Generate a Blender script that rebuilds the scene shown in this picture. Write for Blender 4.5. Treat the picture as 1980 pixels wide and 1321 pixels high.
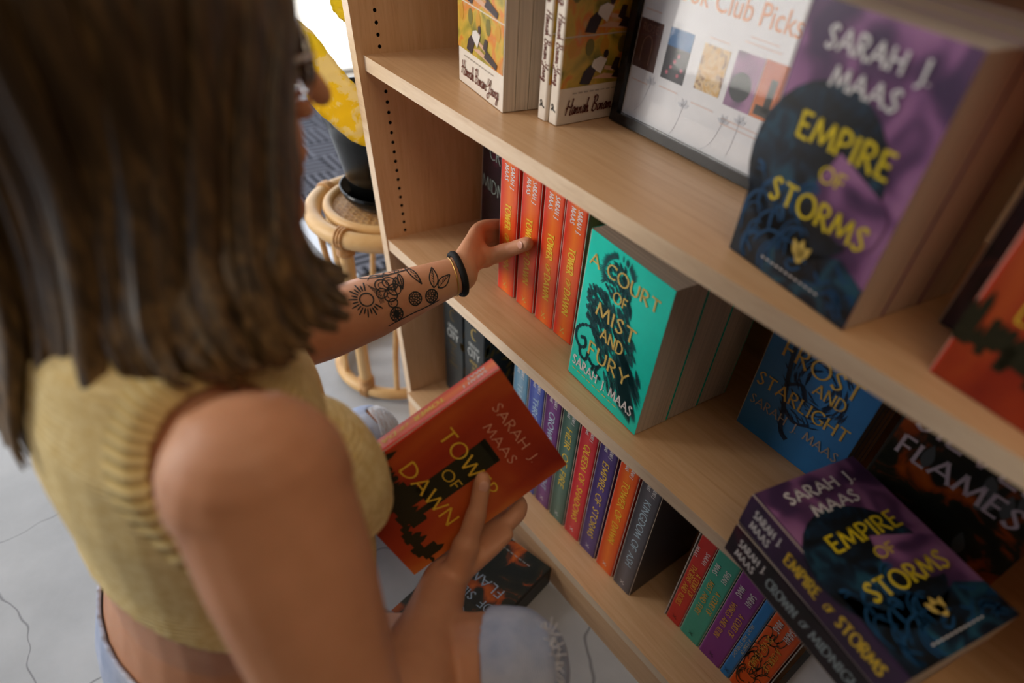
import bpy, bmesh, math, random
from mathutils import Vector, Matrix
from mathutils.bvhtree import BVHTree
from mathutils.geometry import tessellate_polygon

for o in list(bpy.data.objects): bpy.data.objects.remove(o)
SC = bpy.context.scene
COL = SC.collection
V = Vector

# ------------------------------------------------------------------ camera
cam_d = bpy.data.cameras.new('camera'); cam = bpy.data.objects.new('camera', cam_d); COL.objects.link(cam)
cam_d.sensor_width = 36.0; cam_d.lens = 22.034
cam_d.shift_x = -0.03628; cam_d.shift_y = 0.08354
cam_d.clip_start = 0.02
RX, RY, RZ = V((0.62534, 0.77557, 0.08631)), V((0.59280, -0.40020, -0.69887)), V((-0.50748, 0.48820, -0.71002))
RX.normalize(); RZ = (RZ - RX * RZ.dot(RX)).normalized(); RY = RZ.cross(RX)
m = Matrix((( RX.x, -RY.x, -RZ.x, 0.89638), (RX.y, -RY.y, -RZ.y, -0.4299), (RX.z, -RY.z, -RZ.z, 0.97023), (0, 0, 0, 1)))
cam.matrix_world = m
cam_d.dof.use_dof = True; cam_d.dof.focus_distance = 0.84; cam_d.dof.aperture_fstop = 1.9
SC.camera = cam

# ------------------------------------------------------------------ light
SC.view_settings.view_transform = 'Standard'; SC.view_settings.look = 'None'
SC.view_settings.gamma = 1.0; SC.view_settings.exposure = 0.15; SC.view_settings.use_curve_mapping = False
world = bpy.data.worlds.new('world'); SC.world = world; world.use_nodes = True
bg = world.node_tree.nodes['Background']; bg.inputs[0].default_value = (0.80, 0.88, 1.0, 1); bg.inputs[1].default_value = 1.0

def lamp(name, kind, loc, target, energy, color, size=1.0, size_y=None):
    d = bpy.data.lights.new(name, kind); d.energy = energy; d.color = color
    if kind == 'AREA':
        d.size = size
        if size_y: d.shape = 'RECTANGLE'; d.size_y = size_y
    if kind == 'SUN': d.angle = math.radians(1)
    o = bpy.data.objects.new(name, d); COL.objects.link(o); o.location = loc
    o.rotation_euler = (V(target) - V(loc)).to_track_quat('-Z', 'Y').to_euler()
    return o
lamp('sun', 'SUN', (-4, 3, 6), (-3.4, 2.2, 0), 5.0, (1.0, 0.94, 0.84))
lamp('daylight_door', 'AREA', (-1.93, 0.1, 1.15), (0, 0.1, 0.75), 26, (0.86, 0.92, 1.0), 2.6, 2.0)
lamp('daylight_front', 'AREA', (-1.45, -2.22, 1.3), (-0.1, 0.2, 0.5), 52, (1.0, 0.94, 0.86), 0.9, 2.0)
lamp('warm_fill', 'AREA', (1.5, -0.55, 2.3), (0.6, 0.0, 0.4), 7, (1.0, 0.76, 0.50), 1.2, 0.8)  # added warm fill without a fixture, lifts the dark right-hand side

# ------------------------------------------------------------------ materials
def srgb(r, g, b):
    f = lambda c: (c / 255 / 12.92) if c <= 10 else ((c / 255 + 0.055) / 1.055) ** 2.4
    return (f(r), f(g), f(b), 1)
class NT:
    def __init__(s, name, rough=0.5, spec=0.4):
        s.m = bpy.data.materials.new(name); s.m.use_nodes = True; s.t = s.m.node_tree; s.n = s.t.nodes
        s.b = s.n['Principled BSDF']; s.b.inputs['Roughness'].default_value = rough
        s.b.inputs['Specular IOR Level'].default_value = spec
    def node(s, kind, **kw):
        n = s.n.new(kind)
        for k, v in kw.items():
            if k in n.inputs: n.inputs[k].default_value = v
            else: setattr(n, k, v)
        return n
    def link(s, a, b): s.t.links.new(a, b)
    def coord(s, scale=(1, 1, 1), kind='Object', rot=(0, 0, 0), loc=(0, 0, 0)):
        tc = s.node('ShaderNodeTexCoord'); mp = s.node('ShaderNodeMapping')
        mp.inputs['Scale'].default_value = scale; mp.inputs['Rotation'].default_value = rot; mp.inputs['Location'].default_value = loc
        s.link(tc.outputs[kind], mp.inputs[0]); return mp.outputs[0]
    def noise(s, vec, scale=5, detail=3, rough=0.5, dist=0.0):
        n = s.node('ShaderNodeTexNoise'); n.inputs['Scale'].default_value = scale; n.inputs['Detail'].default_value = detail
        n.inputs['Roughness'].default_value = rough; n.inputs['Distortion'].default_value = dist
        s.link(vec, n.inputs['Vector']); return n.outputs['Fac']
    def ramp(s, fac, stops, mode='LINEAR'):
        r = s.node('ShaderNodeValToRGB'); r.color_ramp.interpolation = mode
        e = r.color_ramp.elements
        while len(e) < len(stops): e.new(0.5)
        for q, (p, c) in zip(e, stops): q.position = p; q.color = c
        s.link(fac, r.inputs[0]); return r.outputs[0]
    def color(s, out): s.link(out, s.b.inputs['Base Color'])
    def bump(s, h, strength=0.2, dist=0.002):
        b = s.node('ShaderNodeBump'); b.inputs['Strength'].default_value = strength; b.inputs['Distance'].default_value = dist
        s.link(h, b.inputs['Height']); s.link(b.outputs[0], s.b.inputs['Normal'])

_mc = {}
def flat(name, rgb, rough=0.5, spec=0.4, metal=0.0):
    k = (name, rgb)
    if k in _mc: return _mc[k]
    t = NT(name, rough, spec); t.b.inputs['Metallic'].default_value = metal
    n = t.noise(t.coord((1, 1, 1)), 60, 2)
    c = srgb(*rgb); t.color(t.ramp(n, [(0.3, tuple(x * 0.94 for x in c[:3]) + (1,)), (0.7, c)]))
    _mc[k] = t.m; return t.m

def wood(name, scale, rot=(0, 0, 0), pale=0):
    t = NT(name, 0.33, 0.5)
    v = t.coord(scale, rot=rot)
    n1 = t.noise(v, 3.0, 6, 0.62, 1.2); n2 = t.noise(v, 22.0, 3, 0.6, 0.2)
    mx = t.node('ShaderNodeMath', operation='MULTIPLY_ADD'); t.link(n2, mx.inputs[0]); mx.inputs[1].default_value = 0.35; t.link(n1, mx.inputs[2])
    P = lambda r, g, b: srgb(r + 14 * pale, g + 30 * pale, b + 42 * pale)
    t.color(t.ramp(mx.outputs[0], [(0.38, P(192, 146, 104)), (0.56, P(206, 164, 122)), (0.66, P(211, 170, 128)), (0.9, P(218, 180, 140))]))
    t.bump(n2, 0.05, 0.001); return t.m
M_WOODX = wood('maple_along', (1.4, 26, 26)); M_WOODZ = wood('maple_upright', (26, 26, 1.4))
M_EDGE = wood('maple_edge_band', (2, 18, 18), pale=1)
M_HOLE = flat('pin_hole', (20, 14, 10), 0.9)

def pages_mat(name, rgb):
    t = NT(name, 0.85, 0.1)
    v = t.coord((3, 900, 3)); n = t.noise(v, 1.0, 2)
    c = srgb(*rgb); t.color(t.ramp(n, [(0.35, tuple(x * 0.72 for x in c[:3]) + (1,)), (0.62, c)])); t.bump(n, 0.25, 0.0006); return t.m
M_PAGE = pages_mat('paper_edges', (214, 200, 184)); M_PAGEW = pages_mat('white_paper_edges', (226, 214, 200))

# ------------------------------------------------------------------ object helpers
def link(name, me, parent=None, mats=()):
    o = bpy.data.objects.new(name, me); COL.objects.link(o)
    for mt in mats: me.materials.append(mt)
    if parent: o.parent = parent
    return o
def obj(name, bm, mats, parent=None, smooth=False, loc=None):
    me = bpy.data.meshes.new(name); bmesh.ops.recalc_face_normals(bm, faces=bm.faces[:]) if smooth != 'keep' else None
    bm.to_mesh(me); bm.free()
    if smooth is True:
        for p in me.polygons: p.use_smooth = True
    if not isinstance(mats, (list, tuple)): mats = [mats]
    o = link(name, me, parent, mats)
    if loc: o.location = loc
    return o
def empty(name, loc=(0, 0, 0), rot=(0, 0, 0)):
    o = bpy.data.objects.new(name, None); COL.objects.link(o); o.location = loc; o.rotation_euler = rot
    o.empty_display_size = 0.05; return o
def tag(o, label, cat, group=None):
    o['label'] = label; o['category'] = cat
    if group: o['group'] = group
    return o
def struct(o): o['kind'] = 'structure'; return o
def dup(root, loc=None, rot=None):
    def cp(a, p):
        b = a.copy(); COL.objects.link(b)
        if p: b.parent = p
        for ch in list(a.children): cp(ch, b)
        return b
    r = cp(root, None)
    if loc is not None: r.location = loc
    if rot is not None: r.rotation_euler = rot
    return r
def box(bm, x0, x1, y0, y1, z0, z1, mi=0):
    vs = [bm.verts.new(p) for p in ((x0,y0,z0),(x1,y0,z0),(x1,y1,z0),(x0,y1,z0),(x0,y0,z1),(x1,y0,z1),(x1,y1,z1),(x0,y1,z1))]
    for f in ((0,3,2,1),(4,5,6,7),(0,1,5,4),(1,2,6,5),(2,3,7,6),(3,0,4,7)):
        fc = bm.faces.new([vs[i] for i in f]); fc.material_index = mi
def bevel(bm, w=0.001, seg=2, ang=30):
    es = [e for e in bm.edges if len(e.link_faces) == 2 and e.calc_face_angle(0) > math.radians(ang)]
    bmesh.ops.bevel(bm, geom=es, offset=w, segments=seg, profile=0.5, affect='EDGES')
def frames(pts, up=None):
    """tangent, side, up per point"""
    n = len(pts); out = []
    prev = None
    for i in range(n):
        t = (pts[min(i + 1, n - 1)] - pts[max(i - 1, 0)]).normalized()
        if up is not None: u = V(up)
        elif prev is not None: u = prev
        else: u = V((0, 0, 1)) if abs(t.z) < 0.9 else V((0, 1, 0))
        u = (u - t * u.dot(t))
        if u.length < 1e-6: u = t.orthogonal()
        u.normalize(); prev = u; s = t.cross(u).normalized(); out.append((t, s, u))
    return out
def loft(bm, pts, radii, seg=16, up=None, cap=True, mi=0):
    """tube through pts; radii: number or (side, up) per point; rounded ends"""
    pts = [V(p) for p in pts]; rr = [(r, r) if not isinstance(r, (tuple, list)) else r for r in radii]
    fr = frames(pts, up); P = []; 
    if cap:
        for k in (0.15, 0.6): 
            c = math.cos(math.asin(k)) if False else k
            h = math.sqrt(1 - (1 - c) ** 2)
            P.append((pts[0] - fr[0][0] * (1 - c) * min(rr[0]), (rr[0][0] * h, rr[0][1] * h), fr[0]))
    for p, r, f in zip(pts, rr, fr): P.append((p, r, f))
    if cap:
        for k in (0.6, 0.15):
            h = math.sqrt(1 - (1 - k) ** 2)
            P.append((pts[-1] + fr[-1][0] * (1 - k) * min(rr[-1]), (rr[-1][0] * h, rr[-1][1] * h), fr[-1]))
    rings = []
    for p, r, (t, s, u) in P:
        rings.append([bm.verts.new(p + s * (r[0] * math.cos(a)) + u * (r[1] * math.sin(a))) for a in (2 * math.pi * i / seg for i in range(seg))])
    for a, b in zip(rings, rings[1:]):
        for i in range(seg):
            f = bm.faces.new((a[i], a[(i + 1) % seg], b[(i + 1) % seg], b[i])); f.material_index = mi; f.smooth = True
    for r in (rings[0][::-1], rings[-1]):
        f = bm.faces.new(r); f.material_index = mi; f.smooth = True
def crom(pts, n=8, closed=False):
    pts = [V(p) for p in pts]; L = len(pts); out = []
    rng = range(L if closed else L - 1)
    for i in rng:
        g = (lambda k: pts[k % L]) if closed else (lambda k: pts[max(0, min(L - 1, k))])
        p0, p1, p2, p3 = g(i - 1), g(i), g(i + 1), g(i + 2)
        for j in range(n):
            t = j / n
            out.append(0.5 * ((2 * p1) + (p2 - p0) * t + (2 * p0 - 5 * p1 + 4 * p2 - p3) * t * t + (3 * p1 - p0 - 3 * p2 + p3) * t ** 3))
    if not closed: out.append(pts[-1])
    return out
def ellipsoid(bm, c, r, M=None, seg=16, rings=10, mi=0):
    T = Matrix.Translation(V(c)) @ (M.to_4x4() if M else Matrix.Identity(4)) @ Matrix.Diagonal((r[0], r[1], r[2], 1))
    res = bmesh.ops.create_uvsphere(bm, u_segments=seg, v_segments=rings, radius=1, matrix=T)
    fs = {f for v in res['verts'] for f in v.link_faces}
    for f in fs: f.material_index = mi; f.smooth = True
def ring(bm, c, R, r, seg=48, rs=12, mi=0, tilt=None, wob=0):
    n = seg; pts = []
    rows = []
    for i in range(n):
        a = 2 * math.pi * i / n; d = V((math.cos(a), math.sin(a), 0))
        rows.append([bm.verts.new(V(c) + d * (R + r * math.cos(b)) + V((0, 0, r * math.sin(b)))) for b in (2 * math.pi * k / rs for k in range(rs))])
    for i in range(n):
        A, B = rows[i], rows[(i + 1) % n]
        for k in range(rs):
            f = bm.faces.new((A[k], B[k], B[(k + 1) % rs], A[(k + 1) % rs])); f.smooth = True; f.material_index = mi
def lathe(bm, c, prof, seg=40, mi=0):
    rows = []
    for r, z in prof:
        rows.append([bm.verts.new((c[0] + r * math.cos(2 * math.pi * i / seg), c[1] + r * math.sin(2 * math.pi * i / seg), c[2] + z)) for i in range(seg)])
    for A, B in zip(rows, rows[1:]):
        for i in range(seg):
            f = bm.faces.new((A[i], A[(i + 1) % seg], B[(i + 1) % seg], B[i])); f.smooth = True; f.material_index = mi
    bm.faces.new(rows[0][::-1]); bm.faces.new(rows[-1])

# ------------------------------------------------------------------ lettering: a flared display alphabet drawn as pen strokes
def A_(cx, cy, rx, ry, a0, a1, n=12):
    return [(cx + rx * math.cos(math.radians(a0 + (a1 - a0) * i / n)), cy + ry * math.sin(math.radians(a0 + (a1 - a0) * i / n))) for i in range(n + 1)]
def C_(*p): return [(q.x, q.y) for q in crom([V((a, b, 0)) for a, b in p], 6)]
GL = {
 'A': (.78, [[(0, 0), (.39, 1)], [(.37, 1), (.78, 0)], [(.15, .34), (.62, .34)]]),
 'B': (.56, [[(.05, 0), (.05, 1)], [(.05, 1)] + A_(.2, .76, .28, .24, 90, -90) + [(.05, .52)], [(.05, .52)] + A_(.22, .26, .33, .26, 90, -90) + [(.05, 0)]]),
 'C': (.72, [A_(.45, .5, .42, .51, 48, 312, 16)]),
 'D': (.74, [[(.05, 0), (.05, 1)], [(.05, 1)] + A_(.22, .5, .48, .5, 90, -90, 14) + [(.05, 0)]]),
 'E': (.5, [[(.05, 0), (.05, 1)], [(.05, .98), (.48, .98)], [(.05, .52), (.42, .52)], [(.05, .02), (.5, .02)]]),
 'F': (.48, [[(.05, 0), (.05, 1)], [(.05, .98), (.48, .98)], [(.05, .5), (.42, .5)]]),
 'G': (.78, [A_(.45, .5, .42, .51, 48, 330, 16), [(.52, .42), (.8, .42)], [(.76, .42), (.76, .12)]]),
 'H': (.72, [[(.05, 0), (.05, 1)], [(.67, 0), (.67, 1)], [(.05, .52), (.67, .52)]]),
 'I': (.14, [[(.07, 0), (.07, 1)]]),
 'J': (.3, [C_((.24, 1), (.24, .1), (.16, -.14), (0, -.2))]),
 'K': (.64, [[(.05, 0), (.05, 1)], [(.06, .45), (.55, 1)], [(.18, .56), (.64, 0)]]),
 'L': (.48, [[(.05, 1), (.05, 0)], [(.05, .02), (.48, .02)]]),
 'M': (.92, [[(.0, 0), (.14, 1)], [(.14, 1), (.46, .12)], [(.46, .12), (.78, 1)], [(.78, 1), (.92, 0)]]),
 'N': (.74, [[(.05, 0), (.05, 1)], [(.05, 1), (.69, 0)], [(.69, 0), (.69, 1)]]),
 'O': (.88, [A_(.44, .5, .42, .51, 0, 360, 24)]),
 'P': (.52, [[(.05, 0), (.05, 1)], [(.05, 1)] + A_(.2, .74, .3, .26, 90, -90) + [(.05, .48)]]),
 'Q': (.88, [A_(.44, .5, .42, .51, 0, 360, 24), [(.5, .25), (.9, -.15)]]),
 'X': (.68, [[(0, 1), (.68, 0)], [(.66, 1), (0, 0)]]), 'Z': (.6, [[(.02, .98), (.58, .98)], [(.58, .98), (.02, .02)], [(.02, .02), (.6, .02)]]),
 'R': (.6, [[(.05, 0), (.05, 1)], [(.05, 1)] + A_(.2, .75, .28, .25, 90, -90) + [(.05, .5)], [(.2, .5), (.6, -.04)]]),
 'S': (.5, [C_((.45, .84), (.27, 1.0), (.07, .8), (.24, .54), (.44, .26), (.24, 0), (.02, .14))]),
 'T': (.66, [[(.33, 0), (.33, 1)], [(0, .98), (.66, .98)]]),
 'U': (.68, [C_((.05, 1), (.05, .35), (.17, .03), (.34, 0), (.52, .04), (.63, .35), (.63, 1))]),
 'V': (.76, [[(0, 1), (.38, 0)], [(.38, 0), (.76, 1)]]),
 'W': (1.08, [[(0, 1), (.27, 0)], [(.27, 0), (.54, .9)], [(.54, .9), (.81, 0)], [(.81, 0), (1.08, 1)]]),
 'Y': (.66, [[(0, 1), (.33, .45)], [(.66, 1), (.33, .45)], [(.33, .45), (.33, 0)]]),
 '.': (.12, [[(.06, 0), (.06, .09)]]), '-': (.3, [[(.02, .4), (.3, .4)]]), ' ': (.42, []), '#': (.2, [[(.02, .55), (.18, .55)]]),
 # brush script
 'h1': (.82, [C_((.12, 1.0), (.08, .5), (-.02, 0)), C_((.72, 1.08), (.66, .5), (.6, 0), (.78, .02)), C_((-.12, .42), (.2, .56), (.5, .5), (.86, .6))]),
 'b1': (.75, [C_((.16, 1.0), (.1, .5), (.02, 0)), C_((-.08, .9), (.2, 1.06), (.5, .95), (.5, .68), (.2, .52), (.56, .42), (.58, .12), (.3, -.02), (.02, .1))]),
 'y1': (.8, [C_((.05, 1.0), (.06, .62), (.25, .5), (.5, .68), (.66, 1.0)), C_((.66, 1.0), (.56, .4), (.4, -.25), (.14, -.4), (.02, -.2), (.3, -.02), (.8, .1))]),
 'a': (.46, [C_((.36, .42), (.2, .48), (.04, .28), (.08, .04), (.22, .02), (.36, .36)), C_((.38, .44), (.33, .12), (.4, .02), (.5, .1))]),
 'n': (.5, [C_((.02, .42), (.06, .3), (.03, 0), (.14, .34), (.28, .42), (.3, .2), (.32, .02), (.5, .08))]),
 'h': (.5, [C_((.12, 1.0), (.08, .5), (.02, 0), (.12, .32), (.26, .42), (.29, .2), (.32, .02), (.5, .08))]),
 'm': (.76, [C_((.02, .42), (.05, .3), (.02, 0), (.12, .36), (.25, .4), (.26, .04), (.36, .36), (.5, .42), (.53, .1), (.6, .02), (.76, .1))]),
 'o': (.42, [C_((.24, .44), (.06, .34), (.05, .08), (.2, 0), (.35, .14), (.33, .36), (.22, .44), (.46, .36))]),
 'u': (.5, [C_((.02, .42), (.04, .12), (.12, 0), (.26, .14), (.34, .42)), C_((.35, .42), (.32, .12), (.4, .02), (.5, .1))]),
 'g': (.46, [C_((.34, .42), (.18, .46), (.04, .26), (.1, .04), (.24, .06), (.36, .42), (.32, -.1), (.2, -.42), (.02, -.34), (.2, -.1), (.5, .1))]),
 's': (.38, [C_((.02, .05), (.2, .46), (.26, .2), (.2, .02), (.02, .06)), [(.2, .02), (.4, .1)]]),
 'i': (.26, [C_((.06, .42), (.04, .1), (.12, .02), (.26, .1)), [(.1, .6), (.12, .66)]]),
 'd': (.5, [C_((.34, .4), (.18, .44), (.04, .22), (.14, .02), (.32, .3)), C_((.48, 1.0), (.38, .4), (.36, .04), (.5, .06))]),
}
def stroke2d(pts, w, contrast=0.35, flare=0.3, slope=25):
    """quads of a pen stroke through 2-D points"""
    q = [V((a, b)) for a, b in pts]
    if len(q) == 2:
        a, b = q; q = [a.lerp(b, t) for t in (0, .12, .5, .88, 1)]
    L = [0]
    for a, b in zip(q, q[1:]): L.append(L[-1] + (b - a).length)
    tot = L[-1] or 1; n = len(q); closed = (q[0] - q[-1]).length < 1e-5
    left, right = [], []
    for i in range(n):
        if closed: t = q[(i + 1) % (n - 1)] - q[(i - 1) % (n - 1)]
        else: t = q[min(i + 1, n - 1)] - q[max(i - 1, 0)]
        t.normalize(); nn = V((-t.y, t.x)); th = math.atan2(t.y, t.x)
        f = (1 - contrast) + contrast * 1.25 * abs(math.sin(th - math.radians(slope)))
        s = L[i] / tot
        if not closed: f *= 1 + flare * max(0, abs(s - .5) * 2 - .7) / .3
        left.append(q[i] + nn * (w * f / 2)); right.append(q[i] - nn * (w * f / 2))
    return [(left[i], right[i], right[i + 1], left[i + 1]) for i in range(n - 1)]
SCRIPT = {'H': 'h1', 'B': 'b1', 'Y': 'y1'}
def text2d(s, x0, x1, y0, cap, weight=.13, slant=0.0, track=.17, script=False, contrast=.35, flare=.35, slope=25):
    """quads of a line of text fitted between x0 and x1 on baseline y0"""
    gl = [SCRIPT.get(ch, ch) if script else ch for ch in s]
    if script: track = .03 if track == .17 else track; weight *= .8
    tot = sum(GL[g][0] for g in gl) + track * (len(gl) - 1)
    k = (x1 - x0) / tot / cap if x1 is not None else 1.0
    x = 0; out = []
    for g in gl:
        for st in GL[g][1]:
            pp = [((x + a) * k + b * slant, b) for a, b in st]
            for qd in stroke2d(pp, weight, contrast, flare, slope): out.append([V((x0 + p.x * cap, y0 + p.y * cap)) for p in qd])
        x += GL[g][0] + track
    return out
def plate(quads, frame, bm=None, mi=0, thick=0.0):
    """2-D polygons onto a plane frame=(origin, u, v, normal)"""
    bm = bm or bmesh.new(); o, u, v, n = frame
    for q in quads:
        try:
            f = bm.faces.new([bm.verts.new(o + u * p[0] + v * p[1]) for p in q]); f.material_index = mi
            f.normal_update()
            if f.normal.dot(n) < 0: f.normal_flip()
        except ValueError: pass
    return bm
def leaf2d(x, y, ang, L, W, n=6):
    """leaf-shaped outline"""
    c, s = math.cos(ang), math.sin(ang); a, b = [], []
    for i in range(n + 1):
        t = i / n; w = W * math.sin(math.pi * min(1, t ** .8)) * .5
        a.append((x + c * t * L - s * w, y + s * t * L + c * w)); b.append((x + c * t * L + s * w, y + s * t * L - c * w))
    return [V(p) for p in a + b[::-1][1:-1]]
def disc2d(x, y, rx, ry=None, n=28): return [V((x + rx * math.cos(2 * math.pi * i / n), y + (ry or rx) * math.sin(2 * math.pi * i / n))) for i in range(n)]
INK = {}
def ink(rgb, rough=0.4): return flat('print_ink', rgb, rough, 0.4)
# ------------------------------------------------------------------ building shell
Z1, Z2, Z3 = 0.6906, 0.416, 0.081          # tops of the three shelves in view (floor = 0)
KX = lambda y, z: -0.060 * (z - Z2) + 0.0927 * y        # the left side panel stands a little out of true
def concrete():
    t = NT('concrete', 0.6, 0.3); v = t.coord()
    n = t.noise(v, 4, 6, 0.6); n2 = t.noise(v, 60, 3, 0.6)
    dv = t.node('ShaderNodeVectorMath', operation='MULTIPLY_ADD'); nz = t.node('ShaderNodeTexNoise'); nz.inputs['Scale'].default_value = 9
    t.link(v, nz.inputs['Vector']); t.link(nz.outputs['Color'], dv.inputs[0]); dv.inputs[1].default_value = (0.09, 0.09, 0); t.link(v, dv.inputs[2])
    vo = t.node('ShaderNodeTexVoronoi', feature='DISTANCE_TO_EDGE'); vo.inputs['Scale'].default_value = 1.9; t.link(dv.outputs[0], vo.inputs['Vector'])
    base = t.ramp(n, [(0.3, srgb(158, 162, 168)), (0.55, srgb(176, 180, 186)), (0.75, srgb(188, 191, 196))])
    crack = t.ramp(vo.outputs['Distance'], [(0.0, (0.45, 0.45, 0.46, 1)), (0.0016, (0.65, 0.65, 0.66, 1)), (0.0032, (1, 1, 1, 1))])
    mx = t.node('ShaderNodeMix', data_type='RGBA', blend_type='MULTIPLY'); mx.inputs[0].default_value = 1
    t.link(base, mx.inputs[6]); t.link(crack, mx.inputs[7]); t.color(mx.outputs[2]); t.bump(n2, 0.12, 0.002); return t.m
M_WALL = flat('painted_plaster', (150, 132, 112), 0.7, 0.2)
M_WHITE = flat('white_paint', (232, 230, 224), 0.5, 0.3)
bm = bmesh.new(); box(bm, -2.0, 3.2, -2.3, 2.4, -0.08, 0.0); struct(obj('floor', bm, concrete()))
bm = bmesh.new(); box(bm, -2.0, 3.2, -2.3, 2.4, 2.7, 2.78); struct(obj('ceiling', bm, M_WHITE))
bm = bmesh.new(); box(bm, -14, -2.0, -8, 12, -0.1, -0.02); t = NT('sunlit_pavement', 0.8, 0.2)
t.color(t.ramp(t.noise(t.coord(), 3, 4), [(0.3, srgb(214, 210, 202)), (0.7, srgb(236, 232, 226))])); struct(obj('ground', bm, t.m))
def wall_with_opening(name, axis, pos, a0, a1, oa0, oa1, oz0, oz1, th=0.1):
    bm = bmesh.new()
    def b(p0, p1, z0, z1):
        if axis == 'x': box(bm, pos - th, pos, p0, p1, z0, z1)
        else: box(bm, p0, p1, pos - th, pos, z0, z1)
    b(a0, oa0, 0, 2.7); b(oa1, a1, 0, 2.7); b(oa0, oa1, oz1, 2.7)
    if oz0 > 0: b(oa0, oa1, 0, oz0)
    return struct(obj(name, bm, M_WALL))
wall_with_opening('wall_left', 'x', -2.0, -2.3, 2.4, -1.9, 2.0, 0.0, 2.4)
wall_with_opening('wall_front', 'y', -2.3, -2.0, 3.2, -1.75, 0.2, 0.1, 2.45)
bm = bmesh.new(); box(bm, 0.02, 3.2, 0.34, 0.44, 0, 2.7); struct(obj('wall_back', bm, M_WALL))
bm = bmesh.new(); box(bm, 0.02, 0.12, 0.44, 2.4, 0, 2.7); struct(obj('wall_alcove', bm, M_WALL))
bm = bmesh.new(); box(bm, -2.0, 0.12, 2.4, 2.5, 0, 2.7); struct(obj('wall_end', bm, M_WALL))
bm = bmesh.new(); box(bm, 3.2, 3.3, -2.3, 2.4, 0, 2.7); struct(obj('wall_right', bm, M_WALL))
bm = bmesh.new(); box(bm, .42, 3.2, -1.12, -1.0, 0, 2.2); struct(obj('added_shade_wall', bm, flat('shade_wall_brown', (74, 58, 44), .6)))  # unseen wall behind the camera, added to keep light off the right side
def glass_mat(name='window_glass', ior=1.45):
    t = NT(name, 0.0, 0.5); gl = t.node('ShaderNodeBsdfGlossy'); gl.inputs['Roughness'].default_value = 0.02
    tr = t.node('ShaderNodeBsdfTransparent'); fr = t.node('ShaderNodeFresnel', IOR=ior); mx = t.node('ShaderNodeMixShader')
    t.link(fr.outputs[0], mx.inputs[0]); t.link(tr.outputs[0], mx.inputs[1]); t.link(gl.outputs[0], mx.inputs[2])
    t.link(mx.outputs[0], t.n['Material Output'].inputs[0]); return t.m
M_GLASS = glass_mat()
M_ALU = flat('dark_aluminium', (60, 58, 56), 0.4, 0.5, 0.6)
def window(name, axis, pos, a0, a1, z0, z1, mull):
    bm = bmesh.new()
    def b(p0, p1, q0, q1, d=0.05, mi=0):
        if axis == 'x': box(bm, pos - .05 - d / 2, pos - .05 + d / 2, p0, p1, q0, q1, mi)
        else: box(bm, p0, p1, pos - .05 - d / 2, pos - .05 + d / 2, q0, q1, mi)
    b(a0, a1, z0, z0 + .025); b(a0, a1, z1 - .05, z1); b(a0, a0 + .05, z0, z1); b(a1 - .05, a1, z0, z1)
    for q in mull: b(q - .025, q + .025, z0, z1)
    f = struct(obj(name, bm, M_WHITE)); bm = bmesh.new()
    if axis == 'x': box(bm, pos - .053, pos - .047, a0 + .05, a1 - .05, z0 + .05, z1 - .05)
    else: box(bm, a0 + .05, a1 - .05, pos - .053, pos - .047, z0 + .05, z1 - .05)
    g = obj('glass', bm, M_GLASS, f); return f
window('window_1', 'x', -2.0, -1.9, 2.0, 0.0, 2.4, [-.6, 1.3])
window('window_2', 'y', -2.3, -1.75, 0.2, 0.1, 2.45, [-.75])

# ------------------------------------------------------------------ bookcase
bc = tag(empty('bookcase', (0.6, 0.14, 0)), 'light maple bookcase with pin-holed side panel beside the rattan stool', 'bookcase')
def bcp(name, bm, mats):
    o = obj(name, bm, mats, bc); o.matrix_parent_inverse = Matrix.Translation((-0.6, -0.14, 0)); return o
DEP, XR, TOP = 0.30, 1.30, 1.36
# left side panel, drilled with rows of shelf-pin holes
PT = 0.0185
pan = bmesh.new()
vs = []
for z in (0.0, TOP):
    for (dx, y) in ((-PT, 0), (0, 0), (0, DEP), (-PT, DEP)):
        vs.append(pan.verts.new((KX(y, z) + dx, y - 0.026 * (z - Z2), z)))
for f in ((3,2,1,0),(4,5,6,7),(0,1,5,4),(1,2,6,5),(2,3,7,6),(3,0,4,7)): pan.faces.new([vs[i] for i in f])
pn = bcp('side_panel', pan, [M_WOODZ, M_EDGE, M_HOLE])
for p in pn.data.polygons:
    if abs(p.normal.y) > .8: p.material_index = 1
cut = bmesh.new()
for yh in (0.0353, 0.255):
    for k in range(-40, 26):
        z = Z2 + 0.326 - 0.01436 * k
        if not 0.10 < z < TOP - .05: continue
        y = yh - 0.026 * (z - Z2)
        bmesh.ops.create_cone(cut, cap_ends=True, segments=10, radius1=.0026, radius2=.0026, depth=.02, matrix=Matrix.Translation((KX(y, z), y, z)) @ Matrix.Rotation(math.pi / 2, 4, 'Y'))
for f in cut.faces: f.material_index = 2
cm = bpy.data.meshes.new('pins'); cut.to_mesh(cm); cut.free()
for mt in pn.data.materials: cm.materials.append(mt)
co = bpy.data.objects.new('pins', cm); COL.objects.link(co)
md = pn.modifiers.new('holes', 'BOOLEAN'); md.object = co; md.operation = 'DIFFERENCE'; md.solver = 'EXACT'
dg = bpy.context.evaluated_depsgraph_get(); me = bpy.data.meshes.new_from_object(pn.evaluated_get(dg))
pn.modifiers.clear(); pn.data = me; bpy.data.objects.remove(co)
bm = bmesh.new(); box(bm, XR, XR + PT, 0, DEP, 0, TOP); bevel(bm); bcp('side_panel', bm, [M_WOODZ])
bm = bmesh.new(); box(bm, 0.03, XR, DEP - .006, DEP, 0.02, TOP); bcp('back_panel', bm, [M_WOODX])
ST = 0.0195
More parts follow.
